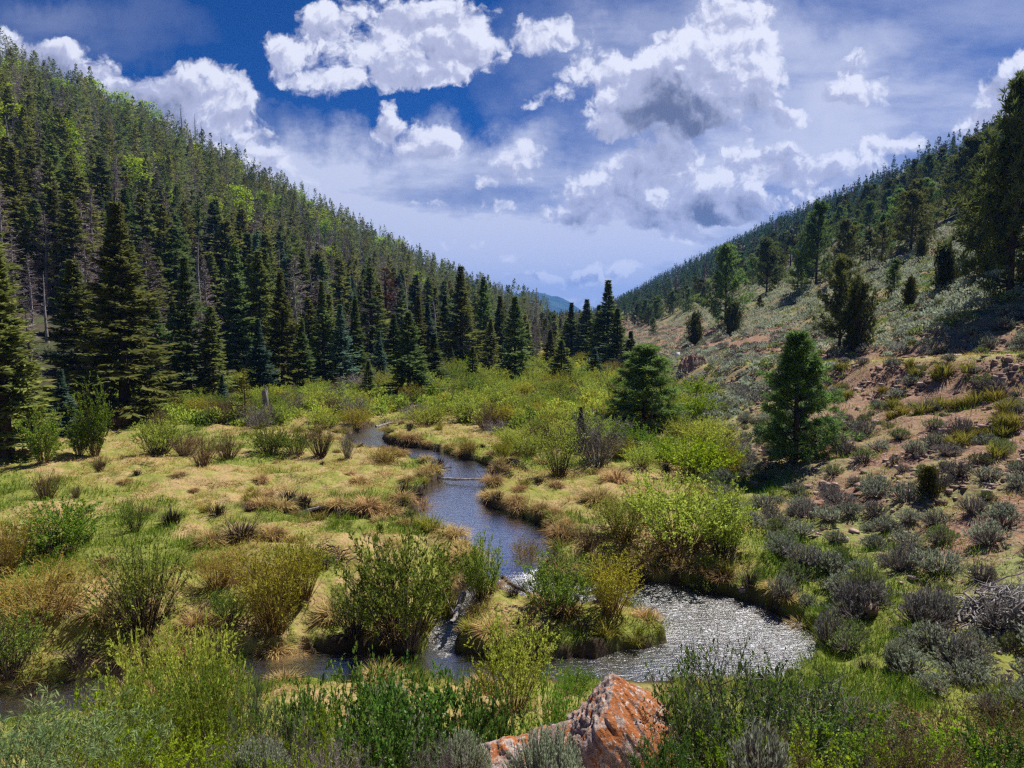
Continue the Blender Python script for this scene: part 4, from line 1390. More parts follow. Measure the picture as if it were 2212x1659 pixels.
for a in (
    ('sparse', 312, 1362, 1155, 215, 'olive willow with dark fanning stems and sparse leaves on the left near bank'),
    ('yellow', 592, 1362, 1160, 165, 'yellow-orange willow with a dark root crown beside the near bank'),
    ('yellow', 655, 1290, 1150, 110, 'golden willow just behind the yellow-orange near-bank willow'),
    ('green', 872, 1385, 1125, 240, 'largest leafy green willow, standing left of the small cascade', 'leaf_green'),
    ('sparse', 765, 1375, 1240, 130, 'low dark-stemmed willow at the left foot of the largest green willow'),
    ('green', 1042, 1300, 1155, 95, 'narrow upright green willow between the cascade and the rapids'),
    ('green', 1205, 1325, 1195, 150, 'green willow on the grassy peninsula, left of the yellow one'),
    ('yellow', 1318, 1325, 1190, 130, 'yellow willow on the grassy peninsula above the sparkling bend'),
    ('lime', 1108, 1530, 1325, 165, 'lime-topped willow with a dense brown stem base on the near bank', 'leaf_lime'),
    ('orange', 90, 1335, 1215, 240, 'wide rusty-orange willow thicket at the left edge above the near stream'),
    ('green', 120, 1195, 1080, 190, 'dense fresh green willow on the left edge behind the rusty-orange thicket', 'leaf_fresh'),
    ('orange', 10, 1235, 1110, 110, 'brown-orange willow at the far left edge beside the dense fresh green one'),
    ('sparse', 20, 1460, 1310, 170, 'shady olive willow at the left edge below the rusty-orange thicket'),
    ('sparse', 290, 1150, 1072, 80, 'small dark bare-stemmed willow in the left tan meadow'),
    ('lime', 1465, 1190, 1015, 235, 'biggest lime-green willow on the right bank of the upper pool', 'leaf_lime'),
    ('green', 1560, 1200, 1065, 120, 'yellow-green willow at the right shoulder of the biggest lime willow', 'leaf_lime'),
    ('yellow', 1345, 1165, 1065, 130, 'yellowish willow leaning over the upper pool left of the biggest lime willow', 'leaf_lime'),
    ('brown', 1270, 1185, 1120, 90, 'low brown willow at the water edge of the upper pool'),
    ('sparse', 1207, 1030, 905, 110, 'slender light green willow with a dark base on the bank right of the stream', 'leaf_lime'),
    ('bare', 1292, 1003, 885, 165, 'bare grey-twigged willow on the right bank, leafless and dome-shaped'),
    ('green', 1358, 985, 905, 95, 'round green willow right of the bare grey-twigged willow', 'leaf_fresh'),
    ('fresh', 1440, 1000, 945, 100, 'low bright green bush below the bushy dark pine'),
    ('fresh', 1500, 905, 848, 95, 'glowing lime bush at the foot of the right slope beside the dark pine', 'leaf_bright'),
    ('fresh', 1512, 862, 815, 95, 'bright green bush just behind the glowing lime bush', 'leaf_bright'),
    ('lime', 1145, 985, 930, 80, 'small lime willow behind the log jam on the right bank'),
    ('orange', 1010, 985, 945, 55, 'small golden-brown willow on the tan right bank'),
    ('yellow', 1085, 990, 945, 50, 'small yellow willow on the tan right bank'),
    ('brown', 692, 985, 902, 80, 'bare reddish-brown willow fan on the left bank near the first bend', None),
    ('brown', 437, 1005, 925, 75, 'bare brown willow fan standing forward in the left tan meadow'),
    ('brown', 492, 992, 930, 70, 'dark-based olive-brown willow right of the forward brown fan'),
    ('brown', 400, 985, 928, 80, 'brown budding willow left of the forward brown fan'),
    ('green', 343, 982, 900, 100, 'round green willow at the left meadow edge', 'leaf_lime'),
    ('green', 585, 980, 915, 80, 'small green willow in the middle of the left willow row'),
    ('lime', 640, 982, 918, 80, 'olive-green willow left of the reddish-brown willow fan', 'leaf_green'),
    ('bare', 750, 990, 920, 45, 'grey leafless willow at the stream side of the left meadow'),
    ('yellow', 765, 930, 878, 85, 'golden round willow at the far upstream bend', 'leaf_yellow'),
    ('orange', 830, 1000, 965, 90, 'low reddish sedge willow on the left tan bank above the stream'),
    ('brown', 100, 1080, 1010, 70, 'reddish-brown willow with a black base in the left meadow'),
    ('brown', 165, 1075, 1045, 30, 'tiny dark bare willow beside the reddish-brown one in the left meadow'),
    ('brown', 215, 1020, 975, 40, 'wispy thin willow in the left meadow below the green cottonwoods'),
    ('lime', 1240, 1500, 1440, 80, 'bright green low willow left of the orange boulder', 'leaf_fresh'),
    ('orange', 470, 1265, 1180, 120, 'rusty willow low on the left bank between the olive and the yellow-orange willows'),
    ('sparse', 500, 1345, 1265, 110, 'small leafy willow on the tan bank left of the yellow-orange willow', 'leaf_fresh'),
    ('brown', 540, 1250, 1200, 90, 'brown twiggy willow behind the low rusty willow'),
    ('orange', 1135, 1225, 1155, 75, 'rust-brown willow clump at the head of the rapids'),
    ('sparse', 1525, 1290, 1235, 70, 'small budding willow on the cut bank above the sparkling bend'),
    ('tree', 0, 0, 0, 0, ''),
):
    if a[0] == 'tree':
        continue
    bush_px(*a)
bush_px('tree', 95, 1000, 872, 84, 'young bright green cottonwood at the left meadow edge, nearer the frame edge', None, 'cottonwood_sapling', 'young tree', 0)
bush_px('tree', 205, 985, 835, 84, 'young bright green cottonwood in front of the small blue-green spruce', None, 'cottonwood_sapling', 'young tree', 1)
bush_px('tree', 172, 985, 905, 60, 'short green sapling between the two bright cottonwoods', None, 'cottonwood_sapling', 'young tree', 1)

# the thickets
def thicket():
    rng = np.random.default_rng(31)
    C = []
    for _ in range(3600):
        y = math.exp(rng.uniform(math.log(30), math.log(112)))
        x = rng.uniform(-30, 17)
        C.append((x, y))
    C = np.array(C)
    sd = channel(C[:, 0], C[:, 1])[0]
    dr, dl = C[:, 0] - right_foot(C[:, 1]), left_foot(C[:, 1]) - C[:, 0]
    n = 0
    for (x, y), s, r_, l_ in zip(C, sd, dr, dl):
        u = x / y
        if s < .5 or l_ > -.5 or r_ > 1.5 or n >= 262:
            continue
        v = (.4 - CAMZ) / y
        # left of the stream the meadow stays open in front of the willow row
        if x < -.12 * y and y < 43.5:
            continue
        if y < 36 and x < 4:
            continue
        if y < 40 and x < 0:
            continue
        if y > 92 and rng.uniform() < .5:
            continue
        big = .55 if y < 45 else .8
        t = np.array(BTAKEN)
        if np.min(np.hypot(t[:, 0] - x, t[:, 1] - y) - t[:, 2] * .6) < big * .55:
            continue
        tt = np.array(TAKEN)
        if np.min(np.hypot(tt[:, 0] - x, tt[:, 1] - y)) < 1.2:
            continue
        q = fbm(np.array([x / 6.]), np.array([y / 9.]), 121)[0] + rng.normal(0, .10)
        if x < -.16 * y:
            kind = rng.choice(['brown', 'green', 'lime', 'yellow', 'lime', 'bare'])
        elif q < .42:
            kind = rng.choice(['yellow', 'lime', 'lime'])
        elif q < .53:
            kind = rng.choice(['lime', 'green', 'lime', 'fresh'])
        else:
            kind = rng.choice(['green', 'lime', 'brown', 'bare', 'yellow', 'lime'])
        h = rng.uniform(1.2, 2.1) * (1 if y < 60 else 1.25)
        w = h * rng.uniform(1.2, 1.7) * (.8 if kind in ('yellow',) else 1)
        side = 'row before the left forest' if x < -.12 * y else ('thicket just across the stream' if y < 52 else ('middle of the far thicket' if y < 72 else 'back of the far thicket below the spruces'))
        look = {'green': 'mid-green', 'lime': 'lime-green', 'yellow': 'golden-yellow', 'brown': 'brown budding', 'bare': 'leafless grey', 'fresh': 'glowing bright green'}[kind]
        size = 'low' if h < 1.15 else 'tall'
        lab = f'{size} {look} willow in the {side}'
        bush_at(kind, x, y, h, w, lab, f'{size} {look} willows in the {side}')
        n += 1
thicket()

def undergrowth():
    """low willow growth closing the ground between the countable bushes"""
    rng = np.random.default_rng(33)
    b = Builder()
    n = 4200
    y = np.exp(rng.uniform(math.log(36), math.log(125), n))
    x = rng.uniform(-45, 22, n)
    sd = channel(x, y)[0]
    dr, dl = x - right_foot(y), left_foot(y) - x
    g = fbm(x / 5, y / 5, 141)
    row = np.where(x < -.12 * y, (y > 45) & (y < 70), (y > 40) & ((x > 0) | (y > 45)))
    k = (sd > .7) & (dr < 1.5) & (dl < 2) & row & (g > .38)
    x, y = x[k], y[k]
    z = height(x, y)
    tone = fbm(x / 4, y / 4, 143) + rng.normal(0, .09, len(x))
    for i in range(len(x)):
        r = rng.uniform(.35, .9)
        h = rng.uniform(.5, 1.35)
        m_ = int(np.clip(10000 / y[i], 80, 220))
        p = sphere(rng, m_) * rng.uniform(.35, 1, (m_, 1)) ** .5 * np.array([r, r, h])
        p[:, 2] = np.abs(p[:, 2])
        d = unit(np.stack([p[:, 0] * .6, p[:, 1] * .6, np.full(m_, .5)], 1) + sphere(rng, m_) * .5)
        t = tone[i]
        mi = 3 if t < .30 else (0 if t < .46 else (1 if t < .66 else 2))
        b.kites(p + np.array([x[i], y[i], z[i]]), d * rng.uniform(.14, .3, (m_, 1)), perp(rng, d) * (.028 + .00035 * y[i]), mi, rng.uniform())
    ml = [foliage('thicket green', (.14, .21, .03), (.29, .36, .06), .45, attr='tint'), foliage('thicket lime', (.25, .325, .042), (.45, .50, .09), .5, attr='tint'),
          foliage('thicket yellow', (.30, .27, .02), (.46, .43, .05), .5, attr='tint'), foliage('thicket brown', (.17, .14, .06), (.30, .25, .12), .3, attr='tint')]
    o = link(bpy.data.objects.new('undergrowth', b.mesh('undergrowth', ml, 'tint')))
    tag(o, 'low mixed willow undergrowth filling the thicket below the spruces', 'undergrowth', kind='stuff')
undergrowth()

# ------------------------------------------------------------------ sagebrush
def sage_mesh(seed, mats, **kw):
    return sage_builder(np.random.default_rng(seed), **kw).mesh('sagebrush', [M[mats[0]], M[mats[1]]])
SAGE = {
    'grey': [sage_mesh(700 + i, ('sage', 'twig_mid'), dead=.25) for i in range(4)],
    'green': [sage_mesh(710 + i, ('sage_green', 'twig_mid'), dead=.15) for i in range(3)],
    'dark': [sage_mesh(720 + i, ('sage_dark', 'twig_mid'), dead=.5, nl=8) for i in range(3)],
    'silver': [sage_mesh(730 + i, ('sage_silver', 'twig_grey'), nt=420, nl=34, leaf=.032, lw=.38, dead=.08) for i in range(2)],
}
def sage_field():
    rng = np.random.default_rng(41)
    n = 11000
    y = np.exp(rng.uniform(math.log(11), math.log(330), n))
    dr = rng.uniform(-1.0, 46, n)
    x = right_foot(y) + dr
    k = frustum(x, y, .1, .80)
    x, y, dr = x[k], y[k], dr[k]
    nn = fbm(x / 4, y / 4, 131)
    # the bare cut above and below the track carries few bushes
    bare = sstep(5, 8, dr) * (1 - sstep(15, 19, dr)) * sstep(50, 40, y)
    dens = np.where(dr < 5, .85, 1) * (1 - track(x, y)) * (1 - .78 * bare) * sstep(.25, .45, nn) * np.clip((y / 40) ** .5, .6, 1.6)
    k = rng.uniform(0, 1, len(x)) < dens
    x, y, dr, nn = x[k], y[k], dr[k], nn[k]
    o = np.argsort(y)
    x, y, dr, nn = x[o], y[o], dr[o], nn[o]
    keep = []
    for i in range(len(x)):
        mn = .55 if y[i] < 40 else .62
        if keep and np.min(np.hypot(x[keep] - x[i], y[keep] - y[i])) < mn:
            continue
        t = np.array(TAKEN + [(b_[0], b_[1]) for b_ in BTAKEN])
        if np.min(np.hypot(t[:, 0] - x[i], t[:, 1] - y[i])) < .5:
            continue
        keep.append(i)
    x, y, dr = x[keep], y[keep], dr[keep]
    z = height(x, y)
    bulk = Builder()
    cnt = 0
    for i in range(len(x)):
        up = dr[i] > 16
        kind = rng.choice(['grey', 'green', 'grey', 'grey', 'grey'] if up else (['dark', 'grey', 'grey', 'green', 'dark', 'grey']))
        r = rng.uniform(.24, .62) * (1 if not up else 1.25) * (.8 if kind == 'green' else 1)
        if cnt < 290:
            cnt += 1
            sc = r / .5
            look = {'grey': 'grey-green', 'green': 'yellow-green', 'dark': 'dark bare-twigged'}[kind]
            zone = 'on the stony flat at the foot of the right slope' if dr[i] < 3 else ('below the old track on the right slope' if dr[i] < 12 else 'above the old track on the right slope')
            size = 'small' if r < .4 else 'large'
            lab = f'{size} {look} sagebrush {zone}'
            single('sagebrush', SAGE[kind][rng.integers(len(SAGE[kind]))], (x[i], y[i], z[i]), rng.uniform(0, 6.28), (sc, sc, sc * rng.uniform(.75, 1.1)), lab, 'sagebrush', lab)
        else:
            r *= 1.3
            m_ = int(np.clip(9000 / y[i], 40, 170))
            p = sphere(rng, m_) * np.array([r, r, r * .8]) * rng.uniform(.7, 1, (m_, 1))
            p[:, 2] = np.abs(p[:, 2])
            d = unit(p + np.array([0, 0, .4]) + sphere(rng, m_) * .5 * r)
            bulk.kites(p + np.array([x[i], y[i], z[i]]), d * .2, perp(rng, d) * .065, {'grey': 0, 'green': 1, 'dark': 2}[kind], rng.uniform())
    ml = [foliage('far sage', (.26, .30, .21), (.46, .50, .38), .3, attr='tint'), foliage('far green sage', (.17, .22, .07), (.33, .38, .13), .25, attr='tint'), foliage('far dark sage', (.17, .17, .145), (.31, .31, .27), .2, attr='tint')]
    oo = link(bpy.data.objects.new('sagebrush_cover', bulk.mesh('sagebrush cover', ml, 'tint')))
    tag(oo, 'pale grey-green sagebrush carpeting the open upper right slope', 'sagebrush', kind='stuff')
sage_field()

for px, py, top, w, kind, lab in (
    (835, 1700, 1500, 260, 'silver', 'big silvery sagebrush on the road bank left of the orange boulder'),
    (1185, 1730, 1585, 190, 'silver', 'silvery sagebrush in front of the long foot of the orange boulder'),
    (1003, 1690, 1600, 110, 'silver', 'small silvery sagebrush between the two larger silvery ones on the bank'),
    (1640, 1690, 1590, 150, 'grey', 'grey sagebrush on the bank right of the orange boulder'),
    (560, 1700, 1620, 120, 'silver', 'low silvery sagebrush on the gravel at the left of the bank'),
    (1870, 1300, 1215, 75, 'green', 'golden-green rabbitbrush on the grassy flat below the right slope'),
    (1935, 1440, 1385, 62, 'silver', 'lone small grey sagebrush in the grass right of the sparkling bend'),
    (1690, 1290, 1240, 62, 'grey', 'round grey sagebrush on the bright grass near the cut bank'),
    (2075, 1440, 1370, 110, 'dark', 'rounded leafless dark shrub in the grass at the lower right'),
    (2010, 1340, 1270, 110, 'dark', 'dark twiggy sagebrush left of the dead brush pile'),
    (1850, 1330, 1265, 130, 'dark', 'brown twiggy sagebrush beside the flat red rocks in the grass'),
    (1790, 1390, 1320, 70, 'dark', 'thin brown twiggy shrub above the sparkling bend'),
):
    x, y, z = ground_hit(px, py)
    u, v = uv(px, top)
    h = max(.3, CAMZ + v * y - z)
    s = w / FPX * y
    single('sagebrush', SAGE[kind][random.randrange(2)], (x, y, z), random.uniform(0, 6), (s, s, h / .5), lab, 'sagebrush')

# ------------------------------------------------------------------ grass tussocks and yucca-like clumps
TUSS = {
    'gold': [tussock_builder(np.random.default_rng(750 + i), 150, .5, .16, .010, .6).mesh('tussock', [M['tuss_gold']]) for i in range(3)],
    'straw': [tussock_builder(np.random.default_rng(760 + i), 330, .5, .2, .008, 1.05).mesh('tussock', [M['straw']]) for i in range(3)],
    'dark': [tussock_builder(np.random.default_rng(770 + i), 120, .45, .16, .008, .5).mesh('tussock', [M['twig_dark']]) for i in range(2)],
}
def tuss_px(kind, px, py, top, lab, group=None, wide=1.):
    x, y, z = ground_hit(px, py)
    u, v = uv(px, top)
    s = max(.25, CAMZ + v * y - z) / .48
    single('grass_tussock', TUSS[kind][random.randrange(len(TUSS[kind]))], (x, y, z), random.uniform(0, 6), (s * wide, s * wide, s), lab, 'grass tussock', group)
for i, (px, py, top) in enumerate(((1818, 800, 775), (1800, 790, 772), (1965, 795, 768), (1980, 815, 785), (2040, 810, 772), (2025, 822, 790), (2090, 805, 775), (1905, 850, 828), (1780, 850, 828), (1810, 845, 822), (1830, 858, 835),
                                   (1930, 880, 852), (1950, 895, 868), (1990, 895, 858), (2010, 888, 856), (2030, 880, 850), (2060, 882, 850), (2085, 880, 852), (2105, 870, 836), (2150, 865, 830), (2175, 890, 850), (2160, 925, 880),
                                   (2190, 925, 885), (2060, 965, 930), (2085, 955, 922), (2110, 945, 915), (2140, 950, 918), (2170, 945, 910), (1925, 905, 880), (2150, 985, 950))):
    tuss_px('gold', px, py, top, 'spiky golden-green grass clump below the old track on the right slope', 'spiky golden clumps on the right slope', 1.05)
for px, py, top, lab in ((522, 1165, 1118, 'drooping pale straw tussock by the side pool, left of the dark root clump'), (590, 1160, 1125, 'drooping straw tussock right of the dark root clump by the side pool'),
                         (455, 1172, 1140, 'low straw tussock left of the drooping pair by the side pool'), (790, 1098, 1062, 'round straw tussock on the point above the upper pool'),
                         (905, 1105, 1070, 'straw tussock with dark roots at the tip of the point'), (570, 1100, 1072, 'small straw tussock beside the dark twig clump in the meadow'),
                         (1120, 1060, 1040, 'small straw tussock on the right bank spit'), (1290, 1085, 1040, 'tan tussock leaning over the right end of the upper pool'),
                         (1085, 1018, 998, 'tan tussock beside the log jam on the right bank'), (1330, 1040, 1005, 'tan tussock at the back of the right bank spit'),
                         (720, 1330, 1290, 'pale straw tussock on the mound left of the largest green willow'), (420, 1350, 1312, 'straw tussock on the near bank right of the olive willow'),
                         (215, 1330, 1290, 'straw tussock between the orange thicket and the olive willow'), (1450, 1205, 1170, 'tan tussock at the base of the biggest lime willow'),
                         (1400, 1215, 1175, 'brown-tan tussock under the biggest lime willow at the water'), (1560, 1262, 1222, 'tan tussock on the bank near the budding willow')):
    tuss_px('straw', px, py, top, lab, None, 1.25)
for px, py, top, lab in ((622, 1092, 1048, 'dark twig clump at the left end of the side pool'), (655, 1095, 1056, 'dark twig clump right beside another at the end of the side pool'), (520, 1170, 1110, 'black root clump between the two drooping straw tussocks'),
                         (470, 1112, 1078, 'small dark twig clump in the tan meadow'), (370, 1130, 1088, 'dark twig clump left in the tan meadow'), (900, 1085, 1045, 'dark bare twigs at the tip of the point above the pool'),
                         (540, 1105, 1080, 'low dark twig clump beside the small straw tussock')):
    tuss_px('dark', px, py, top, lab, None, 1.1)

def bank_tussocks():
    """straw and sedge clumps hanging over the water's edge, and matted mounds in the meadow"""
    rng = np.random.default_rng(61)
    n = 9000
    y = np.exp(rng.uniform(math.log(12.5), math.log(48), n))
    x = rng.uniform(-19, 11, n)
    sd, zw, tb = channel(x, y)
    got, pts = 0, []
    for i in range(n):
        bank = .08 < sd[i] < .5
        if not bank and not (sd[i] > .8 and rng.uniform() < .05 and left_foot(y[i]) - x[i] < -1 and x[i] - right_foot(y[i]) < -.5):
            continue
        if (bank and y[i] < 15.2 and x[i] > -1.5) or abs(x[i] / y[i]) > .78 or (pts and min(math.hypot(px - x[i], py - y[i]) for px, py in pts) < (.42 if bank else .9)):
            continue
        if got >= 215:
            break
        got += 1
        pts.append((x[i], y[i]))
        kind = rng.choice(['straw', 'straw', 'straw', 'gold', 'dark']) if bank else rng.choice(['straw', 'straw', 'gold', 'dark'])
        look = {'straw': 'drooping straw', 'gold': 'green-gold sedge', 'dark': 'dark dead'}[kind]
        side = 'hanging over the stream bank' if bank else 'standing in the open meadow'
        where = 'near the lower bend' if y[i] < 20 else ('beside the upper pool' if y[i] < 30 else 'along the upstream bends')
        lab = f'{look} tussock {side} {where}' if bank else f'{look} tussock {side} {"left of" if x[i] < -.05 * y[i] else "right of"} the stream'
        s_ = rng.uniform(.55, 1.25) * (1.0 if bank else .85)
        single('grass_tussock', TUSS[kind][rng.integers(len(TUSS[kind]))], (x[i], y[i], gz(x[i], y[i])), rng.uniform(0, 6.28), (s_ * 1.15, s_ * 1.15, s_ * (.85 if kind == 'straw' else 1)), lab, 'grass tussock', lab)
bank_tussocks()

# ------------------------------------------------------------------ rocks
def rock_mesh(seed, mat, flat=.6, cuts=4):
    import bmesh
    bm = bmesh.new()
    bmesh.ops.create_icosphere(bm, subdivisions=cuts, radius=1)
    rg = np.random.default_rng(seed)
    P = [Vector(sphere(rg, 1)[0]) for _ in range(9)]
    D = rg.uniform(.62, .95, 9)
    for v in bm.verts:
        for p, d in zip(P, D):
            s = v.co.dot(p) - d
            if s > 0:
                v.co -= p * s
        c = v.co
        k = 1 + .05 * (fbm(np.array([c.x * 3 + 9]), np.array([c.y * 3 + c.z * 2.3]), seed)[0] - .5)
        v.co = Vector((c.x * k, c.y * k * .85, c.z * k * flat))
    me = bpy.data.meshes.new('rock')
    bm.to_mesh(me)
    bm.free()
    me.materials.append(mat)
    return me
ROCK = [rock_mesh(800 + i, M[('red_rock', 'grey_rock', 'pink_rock')[i % 3]], (.6, .45, .55)[i % 3], 3) for i in range(6)]
for px, py, w, i, lab in (
    (1602, 1285, 24, 2, 'small pale cream rock lying on the bright grass near the cut bank'),
    (1855, 1278, 46, 0, 'flat red rock on the grassy flat below the golden-green rabbitbrush'),
    (1880, 1318, 48, 3, 'tilted red rock with a sharp top edge behind the brown twiggy sagebrush'),
    (1728, 1358, 34, 1, 'flat grey stone sunk in the grass near the sparkling bend'),
    (1960, 1065, 28, 2, 'rusty rock beside the little golden-green juniper'),
    (2150, 1140, 40, 0, 'reddish boulder at the right edge above the brush pile'),
    (2165, 1165, 30, 3, 'second reddish boulder just below another at the right edge'),
    (2130, 985, 22, 5, 'pale stone on the bare right slope under the spiky clumps'),
    (1910, 970, 16, 1, 'round grey stone on the bare soil right of the young lone pine'),
    (1866, 1020, 18, 5, 'pinkish stone right of the trunk of the young lone pine'),
    (2080, 920, 18, 4, 'bluish flat stone between the spiky clumps on the right slope'),
    (2130, 745, 34, 3, 'red-brown boulder above the old track near the right edge'),
    (2180, 780, 26, 0, 'dark red rock at the right edge of the old track'),
    (1720, 1020, 18, 3, 'dark stone at the foot of the young lone pine'),
    (1560, 1228, 16, 4, 'small grey stone on the bank under the yellow-green willow'),
    (400, 1720, 120, 1, 'pale grey flat rock lying on the gravel at the left of the road bank'),
    (300, 1700, 60, 4, 'smaller grey rock left of the pale flat rock on the road bank'),
):
    x, y, z = ground_hit(px, min(py, 1655))
    if py > 1655:
        x, y = plane(px, py, 4.35)
        z = gz(x, y)
    s = w / FPX * y / 2
    single('rock', ROCK[i], (x, y, z + s * .12), random.uniform(0, 6), (s, s, s), lab, 'rock', None, None, None, (random.uniform(-.2, .2), random.uniform(-.2, .2)))

# rocky outcrop on the right ridge and the dark cut face below the sage
for px, py, w, hh, lab in ((1600, 560, 95, 40, 'grey rock outcrop on the skyline ridge behind the dark tall pine'), (1500, 790, 70, 34, 'purple-brown rock face in the road cut left of the young lone pine')):
    x, y, z = ground_hit(px, py)
    s = w / FPX * y / 2
    import bmesh
    bm = bmesh.new()
    bmesh.ops.create_grid(bm, x_segments=60, y_segments=30, size=1)
    for v in bm.verts:
        a_, b_ = v.co.x, v.co.y
        n_ = fbm(np.array([a_ * 4 + px]), np.array([b_ * 5]), 7)[0]
        m_ = vnoise(np.array([a_ * 9 + px]), np.array([b_ * 3]), 8)[0]
        e_ = (1 - a_ * a_) * (1 - b_ * b_)
        v.co = Vector((a_, b_ * .8, (-.25 + 1.25 * e_ ** .5 * (.35 + .7 * n_ + .25 * (m_ > .5))) * hh / w * 1.7))
    me = bpy.data.meshes.new('outcrop')
    bm.to_mesh(me)
    bm.free()
    me.materials.append(M['grey_rock'] if px == 1600 else M['red_rock'])
    single('rock_outcrop', me, (x, y, z - s * .1), -.25, (s, s, s), lab, 'rock outcrop')

def boulder():
    """big leaning block: a sharp wedge with a long low foot to the left"""
    import bmesh
    yb = 4.9
    def P(px, py, y):
        u, v = uv(px, py)
        return Vector((u * y, y, CAMZ + v * y))
    pts = [P(1322, 1450, 4.95), P(1350, 1462, 5.0), P(1450, 1545, 4.9), P(1475, 1600, 4.75), P(1440, 1700, 4.55), P(1400, 1640, 4.5),
           P(1312, 1545, 4.55), P(1240, 1620, 4.5), P(1250, 1760, 4.3), P(1330, 1780, 4.3), P(1460, 1760, 4.5),
           P(1270, 1520, 4.95), P(1225, 1560, 4.95), P(1290, 1470, 5.05),
           P(1310, 1465, 5.5), P(1440, 1530, 5.6), P(1240, 1570, 5.5), P(1250, 1800, 5.6), P(1480, 1800, 5.6)]
    foot = [P(1240, 1552, 5.0), P(1160, 1578, 4.98), P(1080, 1592, 4.95), P(1025, 1606, 4.95), P(1015, 1640, 4.8), P(1100, 1690, 4.6), P(1200, 1700, 4.55), P(1260, 1700, 4.6),
            P(1240, 1580, 5.5), P(1100, 1620, 5.4), P(1040, 1640, 5.3), P(1060, 1760, 5.2), P(1250, 1780, 5.2)]
    V, F, off = [], [], 0
    for k, ps in enumerate((pts, foot)):
        hm = bmesh.new()
        for p in ps:
            hm.verts.new(p)
        bmesh.ops.convex_hull(hm, input=hm.verts)
        cen = sum(ps, Vector()) / len(ps)
        hm.normal_update()
        pl = []
        for f in hm.faces:
            n = f.normal.copy()
            dd = (f.calc_center_median() - cen).dot(n)
            if dd < 0:
                n, dd = -n, -dd
            pl.append((*n, dd))
        hm.free()
        pl = np.array(pl)
        bm = bmesh.new()
        bmesh.ops.create_icosphere(bm, subdivisions=7 if k == 0 else 6, radius=1)
        D = np.array([v.co[:] for v in bm.verts])
        q = np.maximum(D @ pl[:, :3].T, 1e-4) / np.maximum(pl[:, 3], 1e-3)[None]
        r = (q ** 26).sum(1) ** (-1 / 26.)
        co = D * r[:, None] + np.array(cen[:])
        n = fbm(co[:, 0] * 6 + co[:, 2] * 4, co[:, 1] * 6 - co[:, 2] * 5, 5, 6) - .5
        n2 = fbm(co[:, 0] * 26 + co[:, 2] * 19, co[:, 1] * 26 - co[:, 2] * 22, 6, 4) - .5
        co += D * (n * .13 + n2 * .045)[:, None]
        V.append(co)
        F.append(np.array([[v.index for v in f.verts] for f in bm.faces]) + off)
        off += len(co)
        bm.free()
    c = Vector((.95, 4.9, 4.0))
    V = np.concatenate(V) - np.array(c[:])
    me = bpy.data.meshes.new('boulder')
    me.from_pydata(V.tolist(), [], np.concatenate(F).tolist())
    me.polygons.foreach_set('use_smooth', np.ones(len(me.polygons), bool))
    me.materials.append(M['lichen_rock'])
    single('boulder', me, c, 0, (1, 1, 1), 'large wedge-shaped boulder crusted with orange lichen on the road bank', 'boulder')
boulder()

# ------------------------------------------------------------------ near shrubs on the road bank (prototypes 1 m tall)
NEAR = {
    'rose':   bush_protos(3, 840, ('twig_brown', 'leaf_deep'), h=1.0, spread=.8, ns=70, nl=11000, leaf=.042, lw=.62, rb=.42, rad=.006, twigs=13, leaf_from=.15, ragged=.4, wild=.2, tsp=1.3),
    'currant': bush_protos(3, 850, ('twig_grey', 'leaf_deep'), h=1.0, spread=1.0, ns=85, nl=5200, leaf=.036, lw=.62, rb=.36, rad=.0085, twigs=22, leaf_from=.3, ragged=.4, wild=.24, tsp=1.5),
    'willow': bush_protos(2, 860, ('twig_gold', 'leaf_fresh'), h=1.0, spread=.6, ns=130, nl=13000, leaf=.034, lw=.42, rb=.36, rad=.0045, twigs=8, leaf_from=.2, ragged=.35),
    'narrow': bush_protos(2, 870, ('twig_brown', 'leaf_pale'), h=1.0, spread=.6, ns=60, nl=2600, leaf=.09, lw=.17, rb=.35, rad=.005, twigs=2, leaf_from=.1, ragged=.4),
    'spring': bush_protos(3, 880, ('twig_brown', 'leaf_bright'), h=1.0, spread=.7, ns=40, nl=1700, leaf=.06, lw=.5, rb=.4, rad=.005, twigs=4, leaf_from=.3, ragged=.4),
    'dry':    bush_protos(2, 890, ('twig_grey', 'leaf_budding'), h=1.0, spread=1.0, ns=120, nl=500, leaf=.025, lw=.5, rb=.4, rad=.007, twigs=20, leaf_from=.3, ragged=.35, wild=.24, tsp=1.4),
    'rust':   bush_protos(2, 900, ('twig_brown', 'leaf_budding'), h=1.0, spread=.8, ns=100, nl=2600, leaf=.034, lw=.5, rb=.4, rad=.0065, twigs=18, leaf_from=.3, ragged=.35, wild=.22, tsp=1.3),
}
def near(kind, px, top, y, wpx, lab, name='leafy_shrub', cat='shrub', mat=None):
    """a shrub rooted on the bank at depth y whose top reaches the given photo row"""
    u, v = uv(px, top)
    x = u * y
    z = gz(x, y)
    h = max(.38, 1.22 * (CAMZ + v * y - z))
    w = wpx / FPX * y * 1.2
    sx = w / (2 * {'rose': .85, 'currant': 1.0, 'willow': .65, 'narrow': .7, 'spring': .8, 'dry': 1.05, 'rust': .9}[kind])
    pr = NEAR[kind]
    place(name, pr[random.randrange(len(pr))], (x, y, z - .03), random.uniform(0, 6.28), (sx, sx, h), lab, cat, None, {'foliage': M[mat]} if mat else None)
